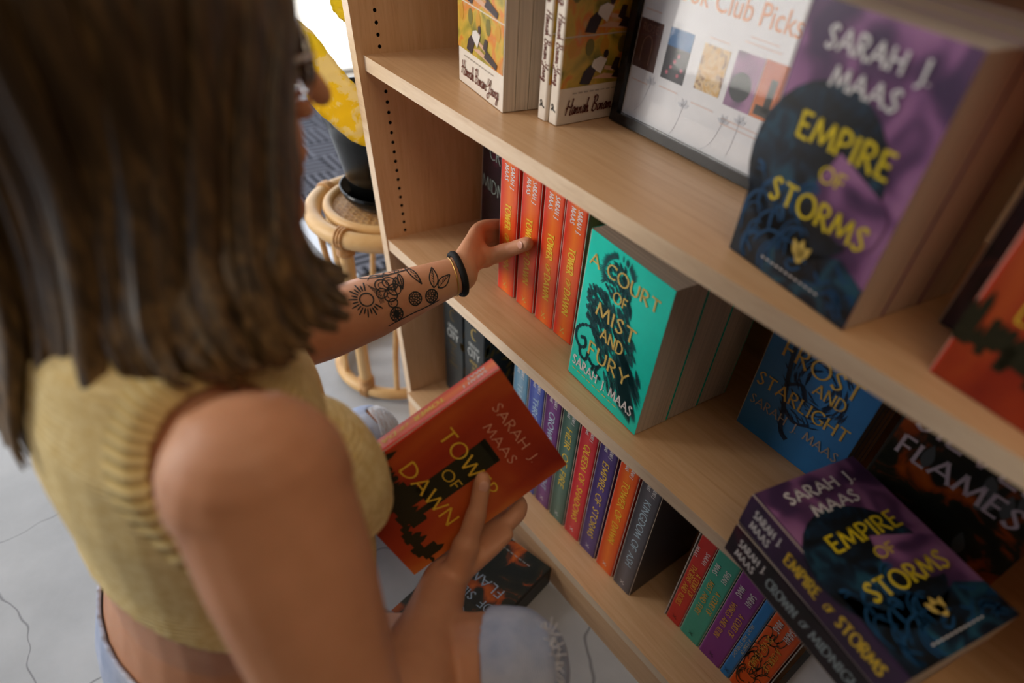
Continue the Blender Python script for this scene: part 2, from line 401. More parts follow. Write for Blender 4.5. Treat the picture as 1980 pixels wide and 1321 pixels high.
def shelf(z, y0=0.0028, th=ST):
    bm = bmesh.new(); vs = []
    for zz in (z - th, z):
        vs += [bm.verts.new(p) for p in ((KX(y0, zz), y0, zz), (XR, y0, zz), (XR, DEP - .006, zz), (KX(DEP, zz), DEP - .006, zz))]
    for i, f in enumerate(((3,2,1,0),(4,5,6,7),(0,1,5,4),(1,2,6,5),(2,3,7,6),(3,0,4,7))):
        fc = bm.faces.new([vs[q] for q in f]); fc.material_index = 1 if i == 2 else 0
    bevel(bm, 0.0012, 2, 60); bcp('shelf', bm, [M_WOODX, M_EDGE])
shelf(Z1); shelf(Z2); shelf(Z3, 0.0); shelf(0.985); shelf(TOP, 0.0)
bm = bmesh.new(); box(bm, 0.022, XR, 0.0, 0.018, 0.0, Z3 - ST); bcp('kick_board', bm, [M_WOODX])

# ------------------------------------------------------------------ books
FR = (V((0, -.0005, 0)), V((1, 0, 0)), V((0, 0, 1)), V((0, -1, 0)))
def spine_down(t, h): return (V((-.0005, t / 2, h)), V((0, 0, -1)), V((0, -1, 0)), V((-1, 0, 0)))
def spine_across(t): return (V((-.0005, t / 2, 0)), V((0, -1, 0)), V((0, 0, 1)), V((-1, 0, 0)))
def book(name, w, h, t, front, spine, back=None, hard=False, page=None):
    r = empty(name); ct = .0022 if hard else .0005; rr = min(.004, t * .2)
    out = [(w, 0), (rr, 0)] + [(rr - rr * math.sin(a), rr - rr * math.cos(a)) for a in (.4, .8, 1.2)] + [(0, rr), (0, t - rr)] + \
          [(rr - rr * math.cos(a), t - rr + rr * math.sin(a)) for a in (.4, .8, 1.2)] + [(rr, t), (w, t)]
    inn = []
    for i, (x, y) in enumerate(out): inn.append((max(x, ct) if 0 < i < len(out) - 1 else x, min(max(y, ct), t - ct)))
    bm = bmesh.new(); n = len(out)
    rows = [[bm.verts.new((x, y, z)) for x, y in L] for z in (0, h) for L in (out, inn)]
    for i in range(n - 1):
        mi = 0 if i == 0 else (2 if i == n - 2 else 1)
        for a, b in ((rows[0], rows[2]), (rows[1], rows[3])):
            f = bm.faces.new((a[i], a[i + 1], b[i + 1], b[i])); f.material_index = mi
        for a, b in ((rows[0], rows[1]), (rows[2], rows[3])):
            f = bm.faces.new((a[i], a[i + 1], b[i + 1], b[i])); f.material_index = mi
    for i in (0, n - 1): bm.faces.new((rows[0][i], rows[1][i], rows[3][i], rows[2][i])).material_index = 0 if i == 0 else 2
    r['dims'] = (w, h, t); obj('cover', bm, [front, spine, back or front], r)
    e = .004 if hard else .0004
    bm = bmesh.new(); box(bm, ct + .0008, w - e, ct, t - ct, e * .6, h - e * .6); obj('page_block', bm, page or M_PAGE, r)
    return r
def on_cover(r):
    return next((c for c in r.children if c.name.split('.')[0] in ('cover', 'poster')), r)
def letter(r, name, frame, items, mat, label=None, **kw):
    bm = bmesh.new()
    for it in items:
        s, x0, x1, y0, cap = it[:5]; k = dict(kw); k.update(it[5] if len(it) > 5 else {})
        plate(text2d(s, x0, x1, y0, cap, **k), frame, bm)
    o = obj(name, bm, mat, on_cover(r), smooth='keep'); 
    if label: o['label'] = label
    return o
def art(r, name, frame, quads, mat): return obj(name, plate(quads, frame), mat, on_cover(r), smooth='keep')
def off(fr, d): return (fr[0] + fr[3] * d, fr[1], fr[2], fr[3])
def place(r, loc, rz=0.0, lean=0.0, tilt=0.0):
    r.rotation_euler = (Matrix.Rotation(rz, 4, 'Z') @ Matrix.Rotation(tilt, 4, 'Y') @ Matrix.Rotation(-lean, 4, 'X')).to_euler(); r.location = V(loc) + V((0, 0, .0009 + max(0, math.sin(lean)) * (r['dims'][2] if 'dims' in r else .015))); return r
LOGO = [C_((0, 0), (.5, .35), (1, .9)), C_((.1, .85), (.45, .55), (1, .1)), C_((.75, .95), (.95, 1.0), (1.05, .8))]
def logo(x, y, s, w=.12):
    o = []
    for st in LOGO:
        for q in stroke2d(st, w): o.append([V((x + p.x * s, y + p.y * s)) for p in q])
    return o
I_WHITE, I_YEL, I_GOLD, I_DARK = ink((226, 222, 222)), ink((236, 196, 60)), ink((214, 184, 96)), ink((16, 24, 26))
def art_mat(name, stops, scale, axis_scale=(1, 1, 1), dist=1.0, detail=3, rough=.38, rot=(0, 0, 0)):
    t = NT(name, rough, .45); n = t.noise(t.coord(axis_scale, rot=rot), scale, detail, .5, dist); t.color(t.ramp(n, stops)); return t.m
def grad_spine(name, t_, edge, mid, rough=.36):
    t = NT(name, rough, .45); tc = t.node('ShaderNodeTexCoord'); sp = t.node('ShaderNodeSeparateXYZ'); t.link(tc.outputs['Object'], sp.inputs[0])
    m1 = t.node('ShaderNodeMath', operation='MULTIPLY'); m1.inputs[1].default_value = 1 / t_; t.link(sp.outputs['Y'], m1.inputs[0])
    n = t.noise(tc.outputs['Object'], 22, 2); m2 = t.node('ShaderNodeMath', operation='MULTIPLY_ADD'); m2.inputs[1].default_value = .22; t.link(n, m2.inputs[0]); t.link(m1.outputs[0], m2.inputs[2])
    t.color(t.ramp(m2.outputs[0], [(.12, srgb(*edge)), (.60, srgb(*mid)), (1.0, srgb(*edge))])); return t.m
def thing(r, label, cat='book', group=None): return tag(r, label, cat, group)
W0, H0 = .14, .21

# -- red-orange novel (Tower of Dawn)
M_DAWN = art_mat('red_orange_cover_print', [(.32, srgb(138, 34, 20)), (.47, srgb(168, 58, 26)), (.60, srgb(190, 88, 36)), (.75, srgb(212, 124, 54))], 11, (1, 1, .5), .6)
M_DAWNS = grad_spine('red_orange_spine_print', .042, (214, 48, 28), (236, 118, 34))
def dawn_spine(r, t, h):
    f = spine_down(t, h); k = t / .042
    letter(r, 'spine_author', f, [('SARAH J.', .012, .043, .0035 * k, .0082 * k), ('MAAS', .0125, .034, -.0095 * k, .0082 * k)], I_WHITE, slant=.05)
    letter(r, 'spine_title', f, [('TOWER', .066, .104, -.0055 * k, .0125 * k), ('OF', .1115, .122, -.004 * k, .009 * k, dict(slant=.3)), ('DAWN', .128, .168, -.0055 * k, .0125 * k)], I_YEL, weight=.15)
    art(r, 'publisher_mark', f, logo(.191, -.005 * k, .009), I_GOLD)
def dawn_front(r, w, h):
    S = lambda q: [V((p[0] * w, p[1] * h)) for p in q]
    rnd = random.Random(5)
    tw = [(.40, .3), (.395, .735)] + [(.395 + .225 * i / 12, .735 - (.012 if i % 2 else 0)) for i in range(1, 12)] + [(.62, .73), (.615, .3)]
    sky = [(.0, .30)]
    def skyline(x0, x1, ya, yb, n):
        p = [(x0, 0.12)]
        for i in range(n):
            a, b = x0 + (x1 - x0) * i / n, x0 + (x1 - x0) * (i + 1) / n; y = ya + (yb - ya) * rnd.random()
            p += [(a, y), ((a + b) / 2, y + .035 * rnd.random()), (b, y)]
        p.append((x1, 0.12)); return p
    qs = []
    for P in (tw,): qs += [S([P[0], P[1], P[-2], P[-1]])] + [S([(P[i][0], P[i][1]), (P[i + 1][0], P[i + 1][1]), (P[i + 1][0], .7), (P[i][0], .7)]) for i in range(1, len(P) - 2)]
    for (x0, x1, ya, yb, n, base) in ((0.0, .30, .20, .32, 7, .19), (.24, .66, .20, .33, 8, .17), (.6, 1.0, .13, .22, 8, .12)):
        for i in range(n):
            a, b = x0 + (x1 - x0) * i / n, x0 + (x1 - x0) * (i + 1) / n; y = ya + (yb - ya) * rnd.random(); lo = base - .05 * rnd.random()
            qs.append(S([(a, lo), (b, lo), (b, y), ((a + b) / 2, y + .05 * rnd.random()), (a, y)]))
    art(r, 'cover_art', FR, qs, ink((40, 40, 22)))
    f = off(FR, .0003)
    letter(r, 'cover_author', f, [('SARAH J.', .225 * w, .80 * w, .853 * h, .052 * h), ('MAAS', .315 * w, .70 * w, .757 * h, .048 * h)], ink((232, 168, 140)), weight=.1)
    letter(r, 'cover_title', f, [('TOWER', .16 * w, .83 * w, .552 * h, .082 * h), ('OF', .42 * w, .60 * w, .445 * h, .055 * h), ('DAWN', .2 * w, .815 * w, .30 * h, .08 * h)], I_YEL, weight=.11)
def dawn(w=W0, h=H0, t=.042, front=True, spine=True):
    r = book('paperback_book', w, h, t, M_DAWN, M_DAWNS)
    if spine: dawn_spine(r, t, h)
    if front: dawn_front(r, w, h)
    return r
G_RED = 'red paperbacks standing spine out on the middle shelf'
spots = [(.2515, 'red-orange paperback spine gripped by the reaching hand, leftmost of four'), (.3000, 'red-orange paperback spine with the tip of the thumb on it'),
         (.3470, 'third red-orange spine from the left, right of the thumb'), (.3905, 'red-orange paperback spine right next to the turquoise book')]
proto = dawn(front=False)
for i, (x, lab) in enumerate(spots):
    r = proto if i == 0 else dup(proto)
    place(r, (x, .079, Z2), math.pi / 2); thing(r, lab, 'book', G_RED)
# held book
HX, HU, HN = V((.5389, .3134, -.7819)), V((.1396, .8821, .4498)), V((.8307, -.3516, .4316))
HC = V((.5227, -.2006, .0321 + Z2))
HX.normalize(); HU = (HU - HX * HU.dot(HX)).normalized(); HN = HX.cross(HU)
held = dawn()
held.matrix_world = Matrix(((HX.x, -HN.x, HU.x, 0), (HX.y, -HN.y, HU.y, 0), (HX.z, -HN.z, HU.z, 0), (0, 0, 0, 1))); held.location = HC - HX * .07 - HU * .105
thing(held, "red-orange book with dark tower picture held in the person's right hand")
r = dawn(spine=False); place(r, (.8095, .036, Z1), -.1); thing(r, 'orange-red book facing out at the right end of the top shelf')

# -- turquoise novel
M_TEAL = flat('turquoise_cover_print', (0, 214, 194), .36, .45)
M_TINK = ink((4, 74, 80))
def bird(w, h):
    rnd = random.Random(11); q = []
    def F(x, y, a, L, W, solid=False):
        lf = [V((p.x * w, p.y * w)) for p in leaf2d(x, y * h / w, a, L, W, 5)]
        if any(not (.002 < p.x < w - .002 and .002 < p.y < h - .002) for p in lf): return
        if solid: q.append(lf); return
        c = [(p.x, p.y) for p in lf]; q.extend(stroke2d(c + c[:1], .00075, .2, 0))
        q.extend(stroke2d([c[0], (c[0][0] + L * w * .85 * math.cos(a), c[0][1] + L * w * .85 * math.sin(a))], .0011, .2, -.5))
    asp = h / w
    # crest and head
    for i in range(46):
        a = math.radians(20 + 190 * i / 45); rr = .8
        x, y = .42 + .17 * math.cos(a) * .9, .84 + .105 * math.sin(a)
        F(x, y, a + .35, .06 + .04 * rnd.random(), .012, True)
    for i in range(130):
        a = rnd.random() * 6.28; k = math.sqrt(rnd.random())
        F(.42 + .185 * k * math.cos(a), .83 + .105 * k * math.sin(a), -1.2 + .6 * rnd.random() + (.42 - .42 - .185 * k * math.cos(a)) * 3, .055, .014)
    for i in range(8): F(.55 + .01 * i, .80 - .008 * i, -1.35, .12, .02, True)          # beak
    # neck, breast and shoulder scales
    for i in range(150):
        s = rnd.random(); e = rnd.random()
        cx = .07 + .30 * e; cy = .70 - .22 * s + .05 * e
        F(cx + .05 * s, cy, -1.0 + .5 * rnd.random(), .06, .026)
    # body
    for i in range(240):
        s = rnd.random(); e = (rnd.random() - .5)
        cx = .30 + .42 * s + e * .44 * (1 - .3 * s); cy = .66 - .40 * s + e * .22
        F(cx, cy, -.95 + .45 * rnd.random() - .3 * s, .09 + .05 * rnd.random(), .026, i % 4 == 0)
    # wing and tail feathers
    for i in range(46):
        s = i / 45; F(.46 + .28 * s, .56 - .20 * s, -.62 - .35 * rnd.random(), .30 + .12 * rnd.random(), .030, i % 2 == 0)
    for i in range(40):
        s = i / 39; F(.58 + .24 * s, .40 - .12 * s, -1.30 + .15 * rnd.random() + .35 * s, .36 + .08 * rnd.random(), .028, i % 2 == 0)
    for i in range(22):
        s = i / 21; F(.70 + .14 * s, .27 - .05 * s, -1.5 + .2 * s, .28, .024, i % 2 == 0)
    # curled leg and foot, drawn as coiled strokes
    st = [[V((a * w, b * h)) for a, b in P] for P in (
        [(.40, .40), (.28, .44), (.14, .42), (.05, .36), (.05, .29), (.12, .25), (.19, .28), (.17, .33), (.12, .32)],
        [(.12, .25), (.14, .20), (.22, .19), (.24, .25)], [(.46, .30), (.40, .22), (.32, .20), (.27, .22)], [(.40, .22), (.38, .17), (.45, .15)], [(.34, .2), (.33, .165)])]
    for P in st:
        c = [(p.x, p.y) for p in crom([V((a.x, a.y, 0)) for a in P], 8)]
        q.extend(stroke2d(c, .0042)); 
        for (x, y) in c[::3]: q.append(disc2d(x, y, .0028, n=8))
    return q
def acomaf(letters=True):
    r = book('paperback_book', .1437, .208, .053, M_TEAL, M_TEAL); w, h = .1437, .208
    if letters:
        art(r, 'cover_art', FR, bird(w, h), M_TINK); f = off(FR, .0004)
        K = dict(weight=.14)
        letter(r, 'cover_title', f, [('A', .066 * w, .187 * w, .812 * h, .073 * h), ('COURT', .285 * w, .90 * w, .818 * h, .075 * h), ('OF', .41 * w, .575 * w, .703 * h, .062 * h), ('MIST', .25 * w, .745 * w, .545 * h, .088 * h),
               ('AND', .355 * w, .64 * w, .42 * h, .078 * h), ('FURY', .24 * w, .775 * w, .255 * h, .095 * h)], I_GOLD, weight=.15)
        letter(r, 'cover_author', f, [('SARAH J. MAAS', .064 * w, .905 * w, .098 * h, .068 * h)], I_WHITE, weight=.15)
        art(r, 'small_print', f, [q for k in range(9) for q in stroke2d([((.07 + .075 * k) * w, .066 * h), ((.12 + .075 * k) * w, .066 * h)], .0016)], I_GOLD)
    return r
r = acomaf(); place(r, (.4295, .0394, Z2 + .0004), -.0745, .03); thing(r, 'turquoise paperback with dark bird drawing facing out, front copy', 'book', 'turquoise paperbacks stacked one behind another')
for k, lab in ((1, 'turquoise paperback directly behind the front bird-cover copy'), (2, 'last turquoise paperback at the back behind two others')):
    r = acomaf(False); place(r, (.4295 + .0745 * .0545 * k, .0394 + .0545 * k, Z2 + .0004), -.0745, .03); thing(r, lab, 'book', 'turquoise paperbacks stacked one behind another')

# -- purple novel (Empire of Storms)
M_EMP = art_mat('purple_cloud_cover_print', [(.34, srgb(66, 44, 78)), (.45, srgb(92, 58, 96)), (.53, srgb(130, 84, 128)), (.66, srgb(158, 108, 150))], 26, (1, 1, 1), .5, 1)
M_EMPS = art_mat('purple_spine_print', [(.3, srgb(36, 22, 52)), (.6, srgb(70, 40, 78))], 14)
M_SEA = art_mat('night_sea_print', [(.42, srgb(16, 22, 26)), (.56, srgb(20, 40, 58)), (.70, srgb(34, 84, 104))], 34, (1, 1, 1), 1.2)
def empire_front(r, w, h):
    sea = [V(p) for p in ((0, 0), (w, 0), (w, .18 * h), (.8 * w, .24 * h), (.6 * w, .2 * h), (.4 * w, .3 * h), (.2 * w, .26 * h), (0, .42 * h))]
    art(r, 'cover_art', FR, [sea, disc2d(.40 * w, .46 * h, .47 * w)], M_SEA)
    f = off(FR, .0003)
    face = [V((a * w, b * h)) for a, b in C_((.53, .58), (.62, .56), (.74, .53), (.86, .5), (.94, .46), (.95, .38), (.9, .31), (.76, .29), (.62, .31), (.52, .35), (.46, .41), (.47, .47), (.5, .52), (.53, .58))][:-1]
    art(r, 'silhouette', f, [face], M_EMP)
    g = off(FR, .0005); rnd = random.Random(3); q = []
    for i in range(26):
        x, y = .06 + .5 * rnd.random(), .12 + .3 * rnd.random(); a = 1.2 + 1.5 * rnd.random()
        P = C_(*[((x + .05 * k * math.cos(a + .5 * k)) * w, (y + .035 * k * math.sin(a + .55 * k)) * h) for k in range(5)]); q += stroke2d(P, .0012 + .0022 * rnd.random(), .3, -.5)
    for i in range(14):
        x, y = .45 + .5 * rnd.random(), .04 + .16 * rnd.random(); P = C_(*[((x + .04 * k) * w, (y + .02 * math.sin(k * 1.4 + i)) * h) for k in range(4)]); q += stroke2d(P, .002 + .002 * rnd.random(), .3, -.5)
    q = [p for p in q if all(.001 < a.x < w - .001 and .001 < a.y < h - .001 for a in p)]
    art(r, 'wave_lines', g, q, ink((30, 78, 118)))
    k = off(FR, .0008)
    letter(r, 'cover_author', k, [('SARAH J.', .2 * w, .83 * w, .868 * h, .068 * h), ('MAAS', .31 * w, .73 * w, .762 * h, .066 * h)], I_WHITE, weight=.17)
    letter(r, 'cover_title', k, [('EMPIRE', .215 * w, .845 * w, .565 * h, .09 * h), ('OF', .46 * w, .63 * w, .462 * h, .055 * h), ('STORMS', .175 * w, .89 * w, .305 * h, .088 * h)], ink((232, 206, 40)), weight=.145)
    art(r, 'crest', k, [leaf2d(.53 * w, .15 * h, a, .016, .008) for a in (.9, 1.57, 2.2)] + [disc2d(.54 * w, .16 * h, .0045, .006)], I_GOLD)
    art(r, 'small_print', k, [q for j in range(12) for q in stroke2d([((.28 + .041 * j) * w, .064 * h), ((.303 + .041 * j) * w, .064 * h)], .0018)], I_WHITE)
def spine2(r, t, h, a1, a2, title, ink2, k=1.0):
    f = spine_down(t, h)
    letter(r, 'spine_author', f, [(a1, .013, .051, .003, .0105), (a2, .014, .041, -.0125, .0105)], I_WHITE, weight=.16)
    letter(r, 'spine_title', f, title, ink2, weight=.16)
EW, EH, ET = .136, .197, .046
def empire(front=True, spine=False):
    r = book('paperback_book', EW, EH, ET, M_EMP, M_EMPS)
    if front: empire_front(r, EW, EH)
    if spine: spine2(r, ET, EH, 'SARAH J.', 'MAAS', [('EMPIRE', .062, .105, -.006, .015), ('OF', .113, .121, -.004, .009, dict(slant=.3)), ('STORMS', .13, .182, -.006, .015)], I_YEL)
    return r
r = empire(); place(r, (.6103, .0452, Z1), -.164); thing(r, 'large purple paperback with dark disc facing out on the top shelf', 'book', 'purple paperbacks on the top shelf')
for k in (1, 2):
    r = empire(False); place(r, (.6103 + .164 * .047 * k, .0452 + .047 * k, Z1), -.164)
    thing(r, ('paperback directly behind the large purple disc cover on top shelf', 'third paperback back, rearmost behind the large purple disc cover')[k - 1], 'book', 'purple paperbacks on the top shelf')
M_DKP = art_mat('dark_flower_cover_print', [(.4, srgb(34, 26, 26)), (.55, srgb(60, 36, 44)), (.66, srgb(120, 66, 30)), (.8, srgb(150, 90, 40))], 22)
r = book('paperback_book', .1, .2, .03, M_DKP, M_DKP); place(r, (.782, .106, Z1), -.1); thing(r, 'dark brown floral book behind the orange-red one at right')

# -- the two books lying flat
D_, W_ = V((.975, -.222, 0)), V((.222, .975, 0))
def lie(r, w, h, t, tl, d, ww):
    r.matrix_world = Matrix(((ww.x, 0, -d.x, 0), (ww.y, 0, -d.y, 0), (0, -1, 0, 0), (0, 0, 0, 1))); r.location = V(tl) + d * h + V((0, 0, .0012))
r = empire(True, True); lie(r, EW, EH, ET, (.7496, -.0067, Z2 + .0925), D_, W_); thing(r, 'purple book with yellow lettering lying flat on top of another')
M_MID = art_mat('dark_maroon_cover_print', [(.35, srgb(18, 14, 18)), (.55, srgb(34, 18, 30)), (.75, srgb(84, 22, 46))], 18, (1, 1, 1), .8)
r = book('paperback_book', EW, EH, ET, M_MID, M_MID)
spine2(r, ET, EH, 'SARAH J.', 'MAAS', [('CROWN', .058, .098, -.006, .0135), ('OF', .104, .112, -.004, .009, dict(slant=.3)), ('MIDNIGHT', .119, .186, -.006, .0135)], ink((150, 164, 170)))
d2 = V((.982, -.19, 0)).normalized(); lie(r, EW, EH, ET, (.7500, -.009, Z2 + .0462), d2, V((-d2.y, d2.x, 0))); thing(r, 'dark maroon book with grey lettering lying flat underneath the purple one')

# -- blue novel and dark hardback facing out
M_BLUE = flat('blue_cover_print', (44, 126, 200), .36, .45)
def frost(letters=True):
    w, h = .142, .208; r = book('paperback_book', w, h, .021, M_BLUE, M_BLUE)
    if letters:
        q = []; rnd = random.Random(8)
        for i in range(120):
            a = rnd.random() * 6.28; k = .35 + .65 * rnd.random(); x, y = .56 + .30 * k * math.cos(a), .56 + .28 * k * math.sin(a)
            q.append([V((p.x * w, p.y * w)) for p in leaf2d(x, y * h / w, a + 1.9, .11, .014)])
        for P in ([(.30, .9), (.24, .7), (.3, .45), (.36, .3), (.42, .16), (.5, .12)], [(.36, .3), (.5, .26), (.62, .3)], [(.3, .45), (.42, .5), (.5, .42)]):
            q += stroke2d([(a * w, b * h) for a, b in C_(*P)], .0055)
            for a, b in C_(*P)[::2]: q.append([V((p.x * w, p.y * w)) for p in leaf2d(a, b * h / w, 2.4, .09, .012)])
        art(r, 'cover_art', FR, q, ink((22, 52, 84))); f = off(FR, .0004)
        letter(r, 'cover_title', f, [('A COURT OF', .2 * w, .8 * w, .86 * h, .07 * h), ('FROST', .16 * w, .86 * w, .60 * h, .105 * h), ('AND', .52 * w, .80 * w, .50 * h, .075 * h), ('STARLIGHT', .05 * w, .93 * w, .345 * h, .085 * h)], I_GOLD, weight=.13)
        letter(r, 'cover_author', f, [('SARAH J. MAAS', .06 * w, .94 * w, .2 * h, .062 * h)], ink((170, 160, 150)), weight=.12)
    return r
r = frost(); place(r, (.6269, .1622, Z2), -.018); thing(r, 'blue paperback with dark feathery drawing facing out on middle shelf', 'book', 'blue paperbacks facing out')
for k in (1, 2, 3):
    r = frost(False); place(r, (.6269, .1622 + .0215 * k, Z2), -.018); thing(r, ('blue paperback just behind the front feathery-drawing copy', 'blue paperback third back in the facing-out blue stack', 'rearmost blue paperback of the facing-out blue stack')[k - 1], 'book', 'blue paperbacks facing out')
M_SF = art_mat('black_green_jacket_print', [(.42, srgb(22, 30, 26)), (.53, srgb(38, 40, 30)), (.60, srgb(140, 62, 18)), (.72, srgb(186, 92, 26))], 26, (1, 1, 1), .9, 4)
def flames():
    w, h = .155, .235; r = book('hardback_book', w, h, .056, M_SF, flat('charcoal_jacket', (34, 38, 38), .4), hard=True)
    rnd = random.Random(4); q = []
    for i in range(12): q.append(leaf2d((.1 + .8 * rnd.random()) * w, (.05 + .8 * rnd.random()) * h, rnd.random() * 6, .03, .012))
    art(r, 'jacket_leaves', FR, q, ink((84, 92, 96))); f = off(FR, .0004)
    letter(r, 'jacket_title', f, [('A COURT', .12 * w, .9 * w, .84 * h, .1 * h), ('OF', .4 * w, .6 * w, .755 * h, .06 * h), ('SILVER', .10 * w, .9 * w, .635 * h, .098 * h), ('FLAMES', .085 * w, .88 * w, .475 * h, .1 * h)], ink((206, 196, 212)), weight=.15)
    return r
r = flames(); place(r, (.7925, .15, Z2), -.02, .0); thing(r, 'dark hardback with orange flowers and big pale lettering on middle shelf')
fl = book('hardback_book', .142, .235, .05, M_SF, flat('charcoal_jacket', (34, 38, 38), .4), hard=True)
letter(fl, 'jacket_title', FR, [('A COURT', .030, .125, .150, .017), ('OF SILVER', .022, .128, .118, .015), ('FLAMES', .03, .125, .085, .017)], ink((150, 170, 190)), weight=.12)
art(fl, 'small_print', FR, [q for j in range(9) for q in stroke2d([(.03 + .009 * j, .022), (.036 + .009 * j, .022)], .0018)], ink((150, 160, 165)))
fd = V((-.22, .975, 0)).normalized(); lie(fl, .142, .235, .05, (.5545, -.2345, .0505), fd, V((-fd.y, fd.x, 0)))
thing(fl, 'dark floral hardback lying on the floor under the held book')

# -- dark book facing out at the back left
r = book('paperback_book', .137, .205, .04, M_MID, M_MID); w, h = .137, .205
letter(r, 'cover_title', FR, [('CROWN', .20 * w, .98 * w, .66 * h, .105 * h), ('OF', .5 * w, .72 * w, .52 * h, .07 * h), ('MIDNIGHT', .05 * w, 1.0 * w, .40 * h, .1 * h)], ink((150, 168, 160)), weight=.08)
place(r, (.0475, .158, Z2), -.12, .02); thing(r, 'dark paperback with thin grey lettering facing out behind the reaching hand')

# -- autumn comic-panel paperbacks on the top shelf
M_CREAM = flat('cream_cover_stock', (232, 222, 208), .45)
M_AUT = art_mat('autumn_trees_print', [(.30, srgb(92, 96, 34)), (.42, srgb(170, 150, 44)), (.52, srgb(206, 168, 56)), (.60, srgb(214, 122, 36)), (.72, srgb(196, 176, 120))], 34, (1, 1, .8), .6, 3)
AW, AH, AT = .128, .2, .0165
def autumn(front=True, spine=False):
    r = book('paperback_book', AW, AH, AT, M_CREAM, M_CREAM, page=M_PAGEW)
    if front:
        q, dk, wh, sk, tr = [], [], [], [], []
        for i in range(3):
            z0 = .040 + .0525 * i; q.append([V((.0015, z0)), V((AW - .0015, z0)), V((AW - .0015, z0 + .0512)), V((.0015, z0 + .0512))])
            P = lambda pts: [V((AW * a, z0 + .0512 * b)) for a, b in pts]
            tr += [disc2d(AW * x, z0 + .0512 * .78, .0065, .009, 10) for x in (.1, .3, .47, .68, .88)]
            dk += [P([(.22, .06), (.34, .02), (.40, .3), (.33, .42), (.26, .3)]), P([(.60, .12), (.86, .02), (.88, .14), (.66, .3)]), P([(.58, .3), (.66, .22), (.68, .5), (.62, .52)]), disc2d(AW * .50, z0 + .0512 * .62, .004, .0045, 10)]
            wh += [P([(.34, .38), (.46, .22), (.52, .5), (.44, .58), (.36, .52)])]
            sk += [disc2d(AW * .50, z0 + .0512 * .56, .0032, .004, 10), P([(.5, .3), (.62, .24), (.6, .34), (.5, .38)]), P([(.36, .14), (.8, -.0 + .04), (.84, .09), (.5, .22)])]
        art(r, 'cover_panels', FR, q, M_AUT); f = off(FR, .0003)
        art(r, 'painted_trees', f, tr[::2], ink((206, 150, 40))); art(r, 'painted_trees', f, tr[1::2], ink((120, 112, 44))); f = off(FR, .0005); art(r, 'painted_blanket', f, sk, ink((214, 170, 140))); f = off(FR, .0007)
        art(r, 'painted_shirts', f, wh, ink((226, 220, 214))); art(r, 'painted_figures', f, dk, ink((58, 44, 48)))
        letter(r, 'cover_author', f, [('Hannah Bonam-Young', .012, AW - .012, .0105, .0165)], ink((96, 34, 22)), script=True, weight=.12, slant=.18)
        art(r, 'small_print', f, [s for k in range(10) for s in stroke2d([(.02 + .0085 * k, .0335), (.026 + .0085 * k, .0335)], .0014)], ink((170, 160, 150)))
    if spine:
        f = spine_down(AT, AH)
        letter(r, 'spine_author', f, [('Hannah Bonam-Young', .088, .158, -.003, .0098)], ink((110, 48, 34)), script=True, weight=.13, slant=.15)
        letter(r, 'spine_title', f, [('ishing', .045, .08, -.003, .011)], ink((110, 48, 34)), script=True, weight=.13, slant=.15)
        letter(r, 'publisher_mark', f, [('d', .178, .186, -.003, .008)], I_DARK, script=True, weight=.22)
    return r
r = autumn(); place(r, (.1214, .0706, Z1), -.155); thing(r, 'autumn picnic comic-panel paperback facing out, front of its stack', 'book', 'autumn paperbacks facing out')
for k in (1, 2, 3):
    r = autumn(False); place(r, (.1214 + .155 * .0175 * k, .0706 + .0175 * k, Z1), -.155); thing(r, ('second autumn paperback, behind the front copy facing out', 'third autumn paperback back in the facing-out stack', 'rearmost autumn paperback of the facing-out stack')[k - 1], 'book', 'autumn paperbacks facing out')
r = autumn(True, True); place(r, (.3097, .0845, Z1), math.pi / 2 - .04); thing(r, 'autumn paperback standing spine out right beside the poster frame', 'book', 'autumn paperbacks standing spine out')
r = dup(r); place(r, (.2922, .0815, Z1), math.pi / 2 - .04); thing(r, 'autumn paperback spine out, left one of the pair', 'book', 'autumn paperbacks standing spine out')

# -- framed poster
fr = tag(empty('picture_frame'), 'black framed book club poster leaning on the top shelf', 'picture frame')
FW, FH, FB, FD = .270, .255, .0105, .014
bm = bmesh.new()
for (a, b, c, d) in ((0, FW, 0, FB), (0, FW, FH - FB, FH), (0, FB, FB, FH - FB), (FW - FB, FW, FB, FH - FB)): box(bm, a, b, 0, FD, c, d)
obj('frame', bm, flat('black_lacquer', (14, 13, 14), .25, .5), fr)
bm = bmesh.new(); box(bm, FB, FW - FB, .008, .0125, FB, FH - FB); ps = obj('poster', bm, flat('poster_paper', (226, 226, 230), .5), fr)
PF = (V((0, .0076, 0)), V((1, 0, 0)), V((0, 0, 1)), V((0, -1, 0)))
R_ = lambda a, b, c, d: [V((a, c)), V((b, c)), V((b, d)), V((a, d))]
art(fr, 'printed_cover', PF, [R_(.012, .047, .063, .111)], ink((74, 34, 28))); art(fr, 'printed_arch', off(PF, .0003), stroke2d(C_((.022, .07), (.023, .09), (.03, .096), (.036, .09), (.036, .068)), .0009) + text2d('ROSE', .018, .042, .1, .007, weight=.08), ink((150, 110, 90)))
art(fr, 'printed_cover', PF, [R_(.058, .092, .063, .095)], ink((30, 26, 40))); art(fr, 'printed_sky', PF, [R_(.058, .092, .095, .112)], ink((38, 104, 160))); art(fr, 'printed_pink', off(PF, .0003), [disc2d(.066 + .004 * k, .07 + .006 * ((k * 5) % 4), .002, n=8) for k in range(6)], ink((190, 90, 110)))
art(fr, 'printed_cover', PF, [R_(.108, .143, .066, .109)], art_mat('ochre_picture_print', [(.4, srgb(196, 150, 70)), (.55, srgb(214, 186, 140)), (.65, srgb(120, 70, 30))], 120))
art(fr, 'printed_cover', PF, [R_(.151, .185, .063, .1135)], M_EMP); art(fr, 'printed_disc', off(PF, .0003), [disc2d(.166, .083, .0135)], ink((16, 24, 34)))
